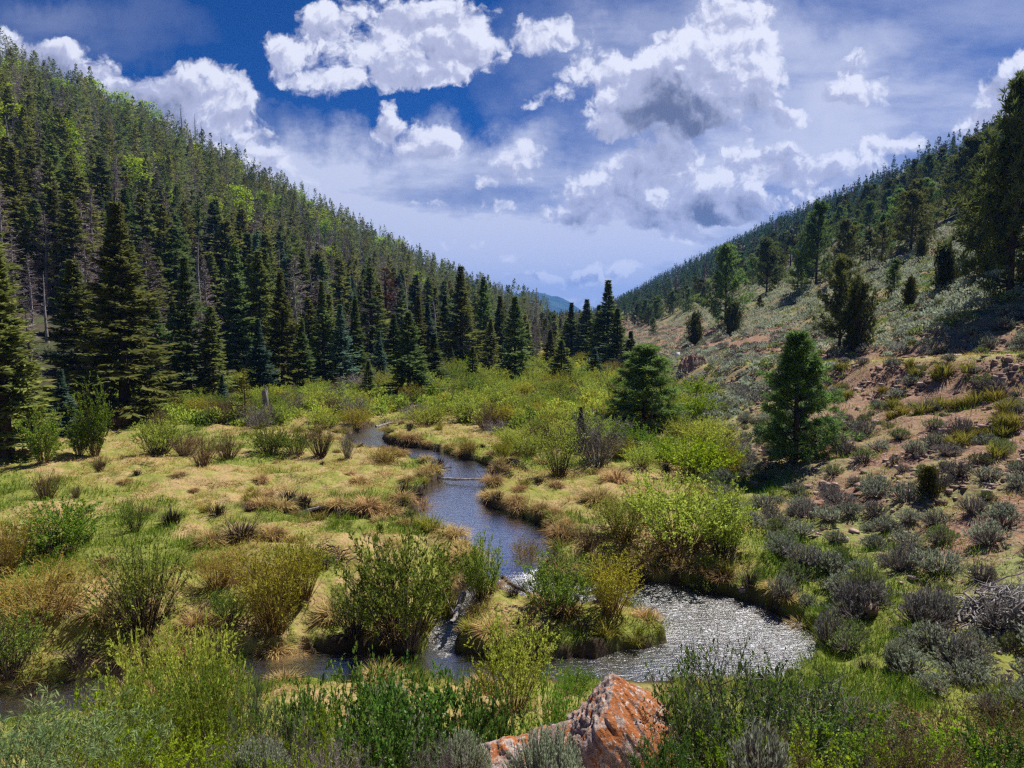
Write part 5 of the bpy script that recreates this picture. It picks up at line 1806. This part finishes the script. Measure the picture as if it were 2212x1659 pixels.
for a in (
    ('willow', 385, 1350, 9.4, 235, 'glowing yellow-green willow in front of the lower stream at the left', 'willow_shrub', 'willow', 'leaf_lime'),
    ('willow', 460, 1410, 8.6, 150, 'fresh green willow against the right shoulder of the glowing yellow-green one', 'willow_shrub', 'willow'),
    ('willow', 245, 1470, 7.6, 190, 'olive willow low in front of the glowing yellow-green one', 'willow_shrub', 'willow', 'leaf_green'),
    ('rose', 760, 1445, 6.4, 230, 'dark leafy green shrub left of the lime-topped willow on the near bank'),
    ('rose', 900, 1470, 6.0, 260, 'dark leafy green shrub directly in front of the lime-topped willow'),
    ('rose', 1035, 1490, 6.2, 170, 'leafy green shrub between the lime-topped willow and the foot of the orange boulder'),
    ('rose', 650, 1490, 5.8, 160, 'leafy shrub with light tips at the left end of the green near-bank hedge'),
    ('willow', 1215, 1460, 7.2, 130, 'bright green willow shoots rising left behind the orange boulder', 'willow_shrub', 'willow'),
    ('willow', 1420, 1505, 8.2, 120, 'deep green shoots rising right behind the orange boulder', 'willow_shrub', 'willow', 'leaf_deep'),
    ('currant', 1570, 1400, 4.75, 300, 'tallest twiggy grey currant with dark green leaves, just right of the orange boulder'),
    ('currant', 1710, 1450, 4.7, 300, 'twiggy currant with small scattered leaves, second to the right of the orange boulder'),
    ('rose', 1530, 1520, 4.7, 150, 'green leafy shrub hugging the right side of the orange boulder'),
    ('currant', 1850, 1510, 4.6, 300, 'low twiggy currant near the lower right of the bank'),
    ('rust', 2000, 1540, 4.6, 300, 'reddish-brown budding shrub at the lower right corner of the bank'),
    ('rust', 2170, 1520, 4.7, 280, 'dark reddish shrub at the right end of the bank'),
    ('currant', 1640, 1530, 4.5, 230, 'leafy currant low in front of the tallest twiggy one'),
    ('rose', 1790, 1560, 4.4, 220, 'low green leafy shrub in front of the second twiggy currant'),
    ('dry', 1930, 1570, 4.5, 240, 'bare grey twigs before the reddish-brown budding shrub'),
    ('spring', 2080, 1590, 4.0, 190, 'low shrub with bright yellow-green leaves at the lower right corner'),
    ('spring', 1900, 1600, 3.9, 170, 'bright yellow-green sprigs left of those in the lower right corner'),
    ('spring', 1740, 1590, 3.9, 170, 'bright-leaved sprigs in front of the twiggy currants'),
    ('spring', 1580, 1600, 3.8, 140, 'bright-leaved sprigs at the foot of the tallest twiggy currant'),
    ('narrow', 90, 1520, 4.4, 260, 'narrow-leaved pale green willow sprouts at the lower left corner', 'willow_shrub', 'willow'),
    ('narrow', 230, 1560, 4.1, 200, 'narrow-leaved pale sprouts right of those in the lower left corner', 'willow_shrub', 'willow'),
    ('narrow', 20, 1560, 3.8, 180, 'nearest narrow-leaved pale sprouts at the lower left corner', 'willow_shrub', 'willow'),
    ('narrow', 545, 1470, 6.2, 120, 'tall narrow-leaved pale willow sprouts before the fresh green willow', 'willow_shrub', 'willow'),
    ('spring', 170, 1500, 4.9, 180, 'bright yellow-green rose sprigs above the pale left sprouts'),
    ('spring', 330, 1590, 4.2, 170, 'bright yellow-green sprigs left of the pale flat rock'),
    ('spring', 420, 1560, 4.6, 150, 'bright yellow-green sprigs behind the pale flat rock'),
    ('spring', 700, 1540, 5.0, 120, 'bright sprigs at the left side of the big silvery sagebrush'),
    ('spring', 510, 1620, 4.0, 120, 'bright sprigs on the gravel right of the pale flat rock'),
    ('dry', 620, 1560, 4.9, 170, 'dry grey bare shrub on the gravel left of the big silvery sagebrush'),
    ('dry', 480, 1590, 4.6, 150, 'dry grey twigs behind the bright sprigs on the gravel'),
    ('dry', 1340, 1610, 4.1, 110, 'dry seed-headed weeds in front of the orange boulder'),
    ('dry', 720, 1600, 4.3, 150, 'dry grey twigs at the foot of the big silvery sagebrush'),
    ('spring', 260, 1610, 3.7, 130, 'small bright sprigs at the bottom edge left of the pale flat rock'),
    ('spring', 640, 1625, 3.7, 110, 'small bright sprigs at the bottom edge below the dry grey shrub'),
    ('dry', 960, 1620, 3.9, 130, 'dry twigs at the bottom edge beside the big silvery sagebrush'),
    ('rose', 1440, 1600, 4.0, 120, 'low leafy sprigs at the lower right foot of the orange boulder'),
    ('rust', 1680, 1600, 3.9, 150, 'brown budding twigs at the bottom edge right of the boulder'),
    ('rust', 1980, 1600, 3.8, 170, 'brown budding twigs at the bottom edge near the lower right corner'),
    ('rose', 2180, 1590, 4.0, 160, 'leafy sprigs in the very lower right corner'),
    ('dry', 1900, 1520, 6.0, 200, 'dry grass-coloured twiggy shrub behind the low twiggy currant'),
):
    near(*a)

# ------------------------------------------------------------------ wood: stump, logs, brush pile, sign
def log(name, pts, rad, mat, lab, cat='log', twigs=0, seed=0):
    rng = np.random.default_rng(seed + 950)
    b = Builder()
    pts = np.array(pts, float)
    k = 14
    s = np.linspace(0, 1, k)
    seg = np.linspace(0, 1, len(pts))
    P = np.stack([np.interp(s, seg, pts[:, i]) for i in range(3)], 1)
    P += rng.normal(0, rad * .18, P.shape)
    c = pts.mean(0)
    b.tubes((P - c)[None], (rad * (1.1 - .5 * s) * rng.uniform(.85, 1.12, k))[None], 8)
    for _ in range(twigs):
        i = rng.integers(2, k - 1)
        d = unit(rng.normal(size=3) + np.array([0, 0, .5]))
        l = rad * rng.uniform(4, 12)
        b.tubes(np.stack([P[i] - c, P[i] - c + d * l * .5 + rng.normal(0, rad * .3, 3), P[i] - c + d * l])[None], np.array([[rad * .3, rad * .2, rad * .06]]), 4)
    return single(name, b.mesh(name, [M[mat]], smooth=True), c, 0, (1, 1, 1), lab, cat)

def w3(px, py, z):
    x, y = plane(px, py, z)
    return (x, y, z)
log('log', [w3(935, 1031, .14), w3(990, 1036, .16), w3(1058, 1036, .2)], .075, 'bark_grey', 'thin dead log lying across the stream at the middle bend', twigs=3, seed=1)
log('log', [w3(812, 922, .2), w3(850, 912, .3)], .09, 'bark_grey', 'short pale log on the bank at the far upstream bend', seed=2)
log('log', [w3(640, 1110, .1), w3(700, 1092, .35)], .07, 'bark_grey', 'grey log resting beside the side pool', seed=3)
log('log', [w3(690, 1140, .12), w3(780, 1132, .16)], .08, 'bark_grey', 'half-sunk grey log along the near edge of the side pool', seed=4)
log('log', [w3(1002, 1282, .15), w3(985, 1325, .05), w3(975, 1345, .0)], .07, 'bark_grey', 'broken pale branch wedged beside the cascade', twigs=3, seed=5)
log('log', [w3(1085, 1245, .12), w3(1110, 1268, .05), w3(1150, 1285, -.1)], .06, 'twig_dark', 'dark branch lying across the head of the rapids', twigs=4, seed=6)
log('driftwood', [w3(1128, 1115, .06), w3(1152, 1112, .1)], .06, 'twig_dark', 'small clump of dark driftwood standing in the upper pool', 'driftwood', 9, 7)
log('driftwood', [w3(948, 1012, .05), w3(975, 1010, .08)], .04, 'twig_dark', 'dark stick snagged in midstream above the crossing log', 'driftwood', 5, 8)
log('driftwood', [w3(1040, 1040, .15), w3(1062, 1026, .35)], .06, 'twig_dark', 'dark root wad at the right end of the crossing log', 'driftwood', 12, 9)

def stump():
    x, y, z = ground_hit(573, 915)
    u, v = uv(573, 832)
    h = CAMZ + v * y - z
    b = Builder()
    rng = np.random.default_rng(960)
    s = np.linspace(0, 1, 9)
    P = np.stack([.06 * np.sin(s * 3), .04 * s, s * h * .86 - .1], 1)
    b.tubes(P[None], (.24 - .07 * s + .12 * np.exp(-s * 9))[None], 10)
    for k in range(7):
        a = k / 7 * 6.28
        q = np.array([math.cos(a), math.sin(a), 0]) * .15
        l = rng.uniform(.05, .16) * h
        b.tubes(np.stack([P[-1] + q * 1.0 - np.array([0, 0, .25]), P[-1] + q, P[-1] + q * .8 + np.array([0, 0, l])])[None], np.array([[.06, .055, .008]]), 5)
    single('tree_stump', b.mesh('tree stump', [M['bark_grey']], smooth=True), (x, y, z), 0, (1, 1, 1), 'tall weathered grey stump with a splintered top at the left forest edge', 'stump')
stump()

def brush_pile(px, py, w, hgt, n, mat, lab, seed, rad=.022, name='brush_pile'):
    x, y, z = ground_hit(px, py)
    rng = np.random.default_rng(seed)
    W = w / FPX * y / 2
    c = np.stack([rng.normal(0, .42, n) * W, rng.normal(0, .35, n) * W * .8, rng.uniform(.05, 1, n) ** 1.3 * hgt], 1)
    c[:, 2] *= np.exp(-(c[:, 0] / W) ** 2)
    a = rng.normal(.3, .8, n)
    d = np.stack([np.cos(a), np.sin(a), rng.normal(0, .2, n)], 1)
    l = W * rng.uniform(.2, 1.0, n) ** 1.3 * 1.1
    k = 7
    s_ = np.linspace(-.5, .5, k)
    wob = np.cumsum(rng.normal(0, .075, (n, k, 3)), 1) * l[:, None, None]
    arc = rng.normal(0, .22, (n, 3)) * l[:, None]
    P = c[:, None] + d[:, None] * (l[:, None] * s_)[:, :, None] + wob + arc[:, None] * (.25 - s_ ** 2)[None, :, None] * 1.6
    # every stick keeps above the ground under it
    gp = height(P[..., 0] + x, P[..., 1] + y) - z
    P[..., 2] = np.maximum(P[..., 2] + gp, gp + .01)
    b = Builder()
    r = rad * rng.uniform(.3, 1.3, (n, 1)) ** 1.3 * np.linspace(1, .25, k)[None]
    b.tubes(P, r, 5)
    single(name, b.mesh('brush pile', [M[mat]], smooth=True), (x, y, z), 0, (1, 1, 1), lab, 'brush pile')
brush_pile(2175, 1325, 210, .42, 330, 'bark_grey', 'heap of dead silver-grey branches at the right edge of the grassy flat', 970)
brush_pile(1112, 1012, 60, .45, 70, 'twig_dark', 'low dark brush heap against the right bank above the crossing log', 971, .03)
brush_pile(1080, 1030, 70, .35, 60, 'twig_dark', 'dark twig jam along the bank right of the crossing log', 972, .025)
brush_pile(880, 972, 60, .3, 50, 'twig_dark', 'dark twig jam at the inside of the far upstream bend', 973, .03)
brush_pile(1640, 1352, 90, .35, 70, 'twig_brown', 'tangle of brown roots hanging from the cut bank at the sparkling bend', 974, .015)
brush_pile(705, 1215, 120, .4, 80, 'twig_dark', 'dark fallen twigs behind the golden willow', 975, .02)

def sign():
    x, y, z = ground_hit(1462, 792)
    u, v = uv(1462, 768)
    h = CAMZ + v * y - z
    e = bpy.data.objects.new('sign', None)
    link(e)
    e.location = (x, y, z)
    tag(e, 'small white sign on a thin post beside the old track behind the bushy pine', 'sign')
    b = Builder()
    b.tubes(np.array([[[0, 0, -.2], [0, 0, h * .6], [0, 0, h]]]), np.array([[.04, .04, .04]]), 6)
    link(bpy.data.objects.new('post', b.mesh('post', [M['bark_grey']])), e)
    m, nt, out = new_mat('white sign panel')
    bs = N(nt, 'ShaderNodeBsdfPrincipled')
    bs.inputs['Base Color'].default_value = (.75, .76, .74, 1)
    bs.inputs['Roughness'].default_value = .5
    nt.links.new(bs.outputs[0], out.inputs[0])
    b = Builder()
    a, c, t = .26, .34, .02
    V = [(-a, -.06 - t, h - c), (a, -.06 - t, h - c), (a, -.06 - t, h + c), (-a, -.06 - t, h + c), (-a, -.06, h - c), (a, -.06, h - c), (a, -.06, h + c), (-a, -.06, h + c)]
    b.add(V, [(0, 1, 2, 3), (5, 4, 7, 6), (1, 5, 6, 2), (4, 0, 3, 7), (3, 2, 6, 7), (4, 5, 1, 0)])
    link(bpy.data.objects.new('panel', b.mesh('panel', [m])), e)
sign()

# ------------------------------------------------------------------ sky, sun, camera
SUN_AZ, SUN_EL = R(48), R(58)
W = bpy.data.worlds.new('World')
S.world = W
W.use_nodes = True
def build_sky():
    nt = W.node_tree
    nt.nodes.clear()
    out = nt.nodes.new('ShaderNodeOutputWorld')
    bg = nt.nodes.new('ShaderNodeBackground')
    STR = .1
    bg.inputs[1].default_value = STR
    nt.links.new(bg.outputs[0], out.inputs[0])
    sky = nt.nodes.new('ShaderNodeTexSky')
    sky.sky_type = 'NISHITA'
    sky.sun_disc = False
    sky.sun_elevation = SUN_EL
    sky.sun_rotation = SUN_AZ
    sky.altitude = 2600
    sky.air_density = 1.0
    sky.dust_density = .3
    sky.ozone_density = 3.
    hs = N(nt, 'ShaderNodeHueSaturation')
    hs.inputs['Saturation'].default_value = 1.6
    hs.inputs['Value'].default_value = .30
    nt.links.new(sky.outputs[0], hs.inputs['Color'])
    tc = nt.nodes.new('ShaderNodeTexCoord')
    sx = N(nt, 'ShaderNodeSeparateXYZ')
    nt.links.new(tc.outputs['Generated'], sx.inputs[0])
    blue = mixc(nt, 1.0, hs.outputs[0], mixc(nt, maprange(nt, sx.outputs[2], .05, .3), (.34, .60, 1.0), (.045, .80, 1.28)), 'MULTIPLY')
    yy = math_(nt, 'MAXIMUM', math_(nt, 'ABSOLUTE', sx.outputs[1]), .12)
    cb = N(nt, 'ShaderNodeCombineXYZ')
    nt.links.new(math_(nt, 'DIVIDE', sx.outputs[0], yy), cb.inputs[0])
    nt.links.new(math_(nt, 'DIVIDE', sx.outputs[2], yy), cb.inputs[1])
    P0 = cb.outputs[0]
    def vm(op, a, b=None, c=None):
        n = nt.nodes.new('ShaderNodeVectorMath')
        n.operation = op
        for s_, v_ in zip(n.inputs, (a, b, c)):
            if v_ is None:
                continue
            if isinstance(v_, bpy.types.NodeSocket):
                nt.links.new(v_, s_)
            else:
                s_.default_value = v_
        return n
    # ragged outlines: displace the lookup by noise
    nz = N(nt, 'ShaderNodeTexNoise')
    nz.noise_dimensions = '2D'
    nz.inputs['Scale'].default_value = 9
    nz.inputs['Detail'].default_value = 8
    nz.inputs['Roughness'].default_value = .62
    nt.links.new(P0, nz.inputs['Vector'])
    wv = vm('MULTIPLY_ADD', vm('SUBTRACT', nz.outputs['Color'], (.5, .5, .5)).outputs[0], (.05, .05, 0), P0).outputs[0]
    def blobs(lst, vec, lit=False):
        acc = mom = None
        for (px, py, rx, ry, amp) in lst:
            u, v = uv(px, py)
            ru, rv = rx / FPX * 1.16, ry / FPX * 1.16
            q = vm('MULTIPLY_ADD', vec, (1 / ru, 1 / rv, 0), (-u / ru, -v / rv, 0)).outputs[0]
            d = vm('DOT_PRODUCT', q, q).outputs['Value']
            w = math_(nt, 'SUBTRACT', 1, d, None, True)
            acc = math_(nt, 'MULTIPLY_ADD', w, amp, 0.0 if acc is None else acc)
            if lit:                              # how far towards the sun's side of its billow
                mom = math_(nt, 'MULTIPLY_ADD', w, vm('DOT_PRODUCT', q, (.37 * amp, .93 * amp, 0)).outputs['Value'], 0.0 if mom is None else mom)
        return (acc, mom) if lit else acc
    cum = [(600, 100, 40, 35, .8), (640, 140, 65, 45, 1), (700, 185, 65, 32, .9), (690, 55, 60, 55, .8), (800, 40, 120, 60, 1), (800, 145, 110, 55, 1), (920, 100, 130, 85, 1), (1015, 95, 80, 60, 1), (960, 165, 60, 30, .8),
           (880, 175, 75, 25, .8), (950, 20, 110, 40, .8), (1165, 68, 68, 42, 1.1), (1130, 75, 35, 30, .5),
           (1590, 25, 85, 45, 1.1), (1630, 70, 50, 55, 1.1), (1560, 95, 120, 60, 1.2), (1620, 160, 75, 70, 1.2), (1480, 130, 100, 65, 1.2), (1400, 185, 120, 75, 1.2), (1520, 215, 130, 65, 1.4), (1285, 130, 60, 60, .9),
           (1330, 245, 80, 55, 1.1), (1440, 255, 90, 40, 1.2), (1300, 285, 45, 30, .8), (1680, 100, 30, 25, .5), (1170, 205, 60, 28, .7), (1215, 165, 30, 40, .5), (1130, 225, 30, 15, .5),
           (828, 265, 42, 38, 1), (880, 300, 95, 45, 1), (955, 312, 55, 30, .9), (1120, 358, 58, 45, 1), (1045, 392, 28, 18, .9),
           (1440, 330, 70, 42, 1.2), (1370, 375, 85, 50, 1.3), (1260, 410, 75, 48, 1.2), (1330, 425, 80, 50, 1.2), (1205, 462, 55, 22, 1), (1400, 430, 70, 45, 1), (1300, 490, 90, 30, .8), (1420, 500, 80, 30, .7),
           (1600, 335, 85, 40, 1.1), (1690, 330, 65, 30, 1), (1510, 400, 75, 52, 1.2), (1570, 430, 100, 52, 1.3), (1480, 470, 120, 40, 1.3), (1660, 430, 50, 25, .7), (1590, 480, 70, 22, .9), (1560, 525, 110, 18, .7),
           (1800, 365, 130, 40, 1), (1930, 312, 90, 28, .9), (1760, 430, 60, 35, .9), (1690, 370, 90, 35, .9), (1840, 150, 34, 34, .9), (1850, 200, 85, 26, 1), (1920, 178, 40, 18, .8), (1825, 215, 45, 22, .8),
           (1680, 250, 72, 24, 1.1), (1610, 280, 50, 20, .9), (2130, 225, 55, 40, 1.0), (2180, 175, 70, 42, 1.1), (2240, 200, 70, 80, 1.2), (2090, 270, 40, 30, .8), (2160, 260, 60, 50, .9), (2330, 130, 120, 90, 1.2),
           (430, 215, 125, 72, 1.15), (360, 200, 70, 50, 1), (500, 215, 60, 55, 1), (450, 300, 130, 70, 1), (240, 200, 90, 55, 1), (150, 140, 100, 45, 1), (90, 125, 70, 35, .9), (590, 352, 55, 34, .8), (660, 400, 60, 30, .5), (0, 130, 60, 70, .8), (-60, 100, 120, 80, 1),
           (1250, 597, 110, 22, .8), (1310, 580, 70, 18, .8), (1120, 643, 24, 14, 1.2), (1150, 600, 60, 12, .5), (1260, 650, 50, 14, .9), (1170, 560, 90, 14, .4), (930, 530, 120, 18, .4), (1000, 450, 110, 22, .35)]
    dark = [(1510, 245, 130, 55, 1.2), (1450, 200, 90, 60, .6), (1600, 130, 60, 40, .45), (1400, 365, 80, 50, .8), (1340, 430, 80, 45, .8), (1205, 468, 55, 20, 1.1), (1480, 475, 130, 36, 1.2), (1560, 470, 110, 45, .9), (1120, 385, 45, 28, .8), (1300, 505, 80, 25, .6),
            (850, 330, 90, 40, .5), (2200, 250, 90, 60, .9), (1680, 345, 80, 25, .35), (1800, 390, 110, 25, .35), (900, 60, 200, 90, .28), (430, 235, 160, 110, .5), (190, 170, 170, 100, .5), (20, 130, 120, 100, .5), (1590, 520, 110, 16, .5), (1340, 270, 70, 40, .4), (1440, 20, 60, 30, .3), (800, 20, 160, 50, .3)]
    D, MOM = blobs(cum, wv, True)
    K = math_(nt, 'MULTIPLY', blobs([(a_, b_, c_ * 1.35, d_ * 1.4, e_) for a_, b_, c_, d_, e_ in dark], wv), maprange(nt, noise(nt, P0, 7, 5, .6, 0, '2D'), .34, .66, .25, 1.35))
    # billows: cells of rounded puffs, finer ones riding on larger ones
    def puffs(vec, scale, detail):
        n = N(nt, 'ShaderNodeTexVoronoi')
        n.feature = 'F1'
        n.normalize = True
        n.voronoi_dimensions = '2D'
        n.inputs['Scale'].default_value = scale
        n.inputs['Detail'].default_value = detail
        n.inputs['Roughness'].default_value = .55
        n.inputs['Lacunarity'].default_value = 2.3
        nt.links.new(vec, n.inputs['Vector'])
        return n.outputs['Distance']
    p1 = puffs(wv, 15, 3.0)
    p2 = puffs(vm('ADD', wv, (.006, .012, 0)).outputs[0], 15, 3.0)
    rel = math_(nt, 'SUBTRACT', p2, p1)          # above zero where a puff faces the sun
    f3 = noise(nt, wv, 30, 6, .62, 0, '2D')
    dn = math_(nt, 'MULTIPLY_ADD', math_(nt, 'SUBTRACT', .27, p1), 2.6, math_(nt, 'MULTIPLY', D, .95))
    dn = math_(nt, 'MULTIPLY_ADD', math_(nt, 'SUBTRACT', f3, .5), 1.5, dn)
    alpha = math_(nt, 'MULTIPLY', maprange(nt, dn, .16, .85), maprange(nt, D, .0, .12))
    # thin veil of high cloud
    veil = [(860, 560, 560, 200, .55), (1200, 620, 800, 150, .4), (640, 400, 220, 100, .3), (1950, 400, 480, 200, .42), (1420, 60, 300, 100, .36), (2050, 60, 420, 150, .34), (230, 50, 160, 60, .10), (1330, 330, 220, 90, .34),
            (40, 60, 110, 80, .14), (1750, 560, 500, 140, .4), (1080, 470, 480, 170, .42), (1150, 610, 800, 110, .35), (1700, 250, 350, 160, .36), (560, 330, 160, 90, .34), (1220, 150, 140, 90, .3), (1000, 330, 140, 60, .25)]
    V = blobs([(a_, b_, c_ * 1.2, d_ * 1.15, e_ * 1.1) for a_, b_, c_, d_, e_ in veil], vm('MULTIPLY_ADD', vm('SUBTRACT', nz.outputs['Color'], (.5, .5, .5)).outputs[0], (.16, .16, 0), P0).outputs[0])
    st = N(nt, 'ShaderNodeTexNoise')
    st.noise_dimensions = '2D'
    st.inputs['Scale'].default_value = 3
    st.inputs['Detail'].default_value = 6
    st.inputs['Roughness'].default_value = .6
    mp = N(nt, 'ShaderNodeMapping')
    mp.inputs['Rotation'].default_value = (0, 0, R(28))
    mp.inputs['Scale'].default_value = (.8, 3.0, 1)
    nt.links.new(P0, mp.inputs[0])
    nt.links.new(mp.outputs[0], st.inputs['Vector'])
    va = math_(nt, 'MULTIPLY', V, maprange(nt, st.outputs[0], .30, .66, .42, 1.25), None, True)
    k_ = 1 / STR
    col = mixc(nt, va, blue, tuple(c * k_ for c in (.395, .415, .515)))
    shade = math_(nt, 'MULTIPLY_ADD', K, .72, math_(nt, 'MULTIPLY', rel, -3.0))
    shade = math_(nt, 'ADD', shade, math_(nt, 'MULTIPLY', math_(nt, 'SUBTRACT', .5, f3), 1.3))
    shade = math_(nt, 'ADD', shade, maprange(nt, dn, .6, 2.2, 0, .22))
    shade = math_(nt, 'MULTIPLY_ADD', MOM, -.75, shade)
    cc = mixc(nt, maprange(nt, shade, -.22, .42), tuple(c * k_ for c in (.52, .53, .595)), tuple(c * k_ for c in (.30, .315, .425)))
    cc = mixc(nt, maprange(nt, shade, .30, 2.1), cc, tuple(c * k_ for c in (.085, .097, .155)))
    col = mixc(nt, alpha, col, cc)
    # below the horizon the dome is plain pale air
    low = maprange(nt, sx.outputs[2], -.02, .0)
    col = mixc(nt, low, tuple(c * k_ for c in (.18, .2, .22)), col)
    nt.links.new(col, bg.inputs[0])
build_sky()
W.cycles.sampling_method = 'MANUAL'
W.cycles.sample_map_resolution = 512

sun = bpy.data.lights.new('sun', 'SUN')
sun.energy = 4.8
sun.angle = R(.53)
sun.color = (1, .955, .88)
so = link(bpy.data.objects.new('sun', sun))
dirv = Vector((math.sin(SUN_AZ) * math.cos(SUN_EL), math.cos(SUN_AZ) * math.cos(SUN_EL), math.sin(SUN_EL)))
so.rotation_euler = (-dirv).to_track_quat('-Z', 'Y').to_euler()

def build_haze():
    m, nt, out = new_mat('valley air')
    pv = N(nt, 'ShaderNodeVolumePrincipled')
    pv.inputs['Color'].default_value = (.13, .36, .95, 1)
    pv.inputs['Density'].default_value = 1.5e-4
    pv.inputs['Anisotropy'].default_value = .2
    nt.links.new(pv.outputs[0], out.inputs['Volume'])
    x0, x1, y0, y1, z0, z1 = -3200, 3800, -60, 7600, -45, 365
    V = [(x, y, z) for z in (z0, z1) for y in (y0, y1) for x in (x0, x1)]
    b = Builder()
    b.add(V, [(0, 2, 3, 1), (4, 5, 7, 6), (0, 1, 5, 4), (2, 6, 7, 3), (0, 4, 6, 2), (1, 3, 7, 5)])
    o = link(bpy.data.objects.new('haze', b.mesh('haze', [m])))
    tag(o, 'thin blue air filling the valley', 'haze', kind='stuff')
build_haze()

cam = bpy.data.cameras.new('camera')
cam.sensor_width = 36
cam.lens = 36 * FPX / 2211
cam.clip_start = .1
cam.clip_end = 20000
co = link(bpy.data.objects.new('camera', cam))
co.location = (0, 0, CAMZ)
co.rotation_euler = (math.pi / 2 - PITCH, 0, 0)
S.camera = co

S.view_settings.view_transform = 'Standard'
S.view_settings.look = 'None'
S.view_settings.exposure = .75
S.view_settings.gamma = 1
S.render.engine = 'CYCLES'
S.cycles.max_bounces = 6
S.cycles.diffuse_bounces = 3
S.cycles.glossy_bounces = 2
S.cycles.transmission_bounces = 3
S.cycles.transparent_max_bounces = 4
S.cycles.use_denoising = False
S.cycles.sample_clamp_direct = 3.0
S.cycles.filter_width = 1.35
S.cycles.sample_clamp_indirect = 4
S.render.use_persistent_data = False
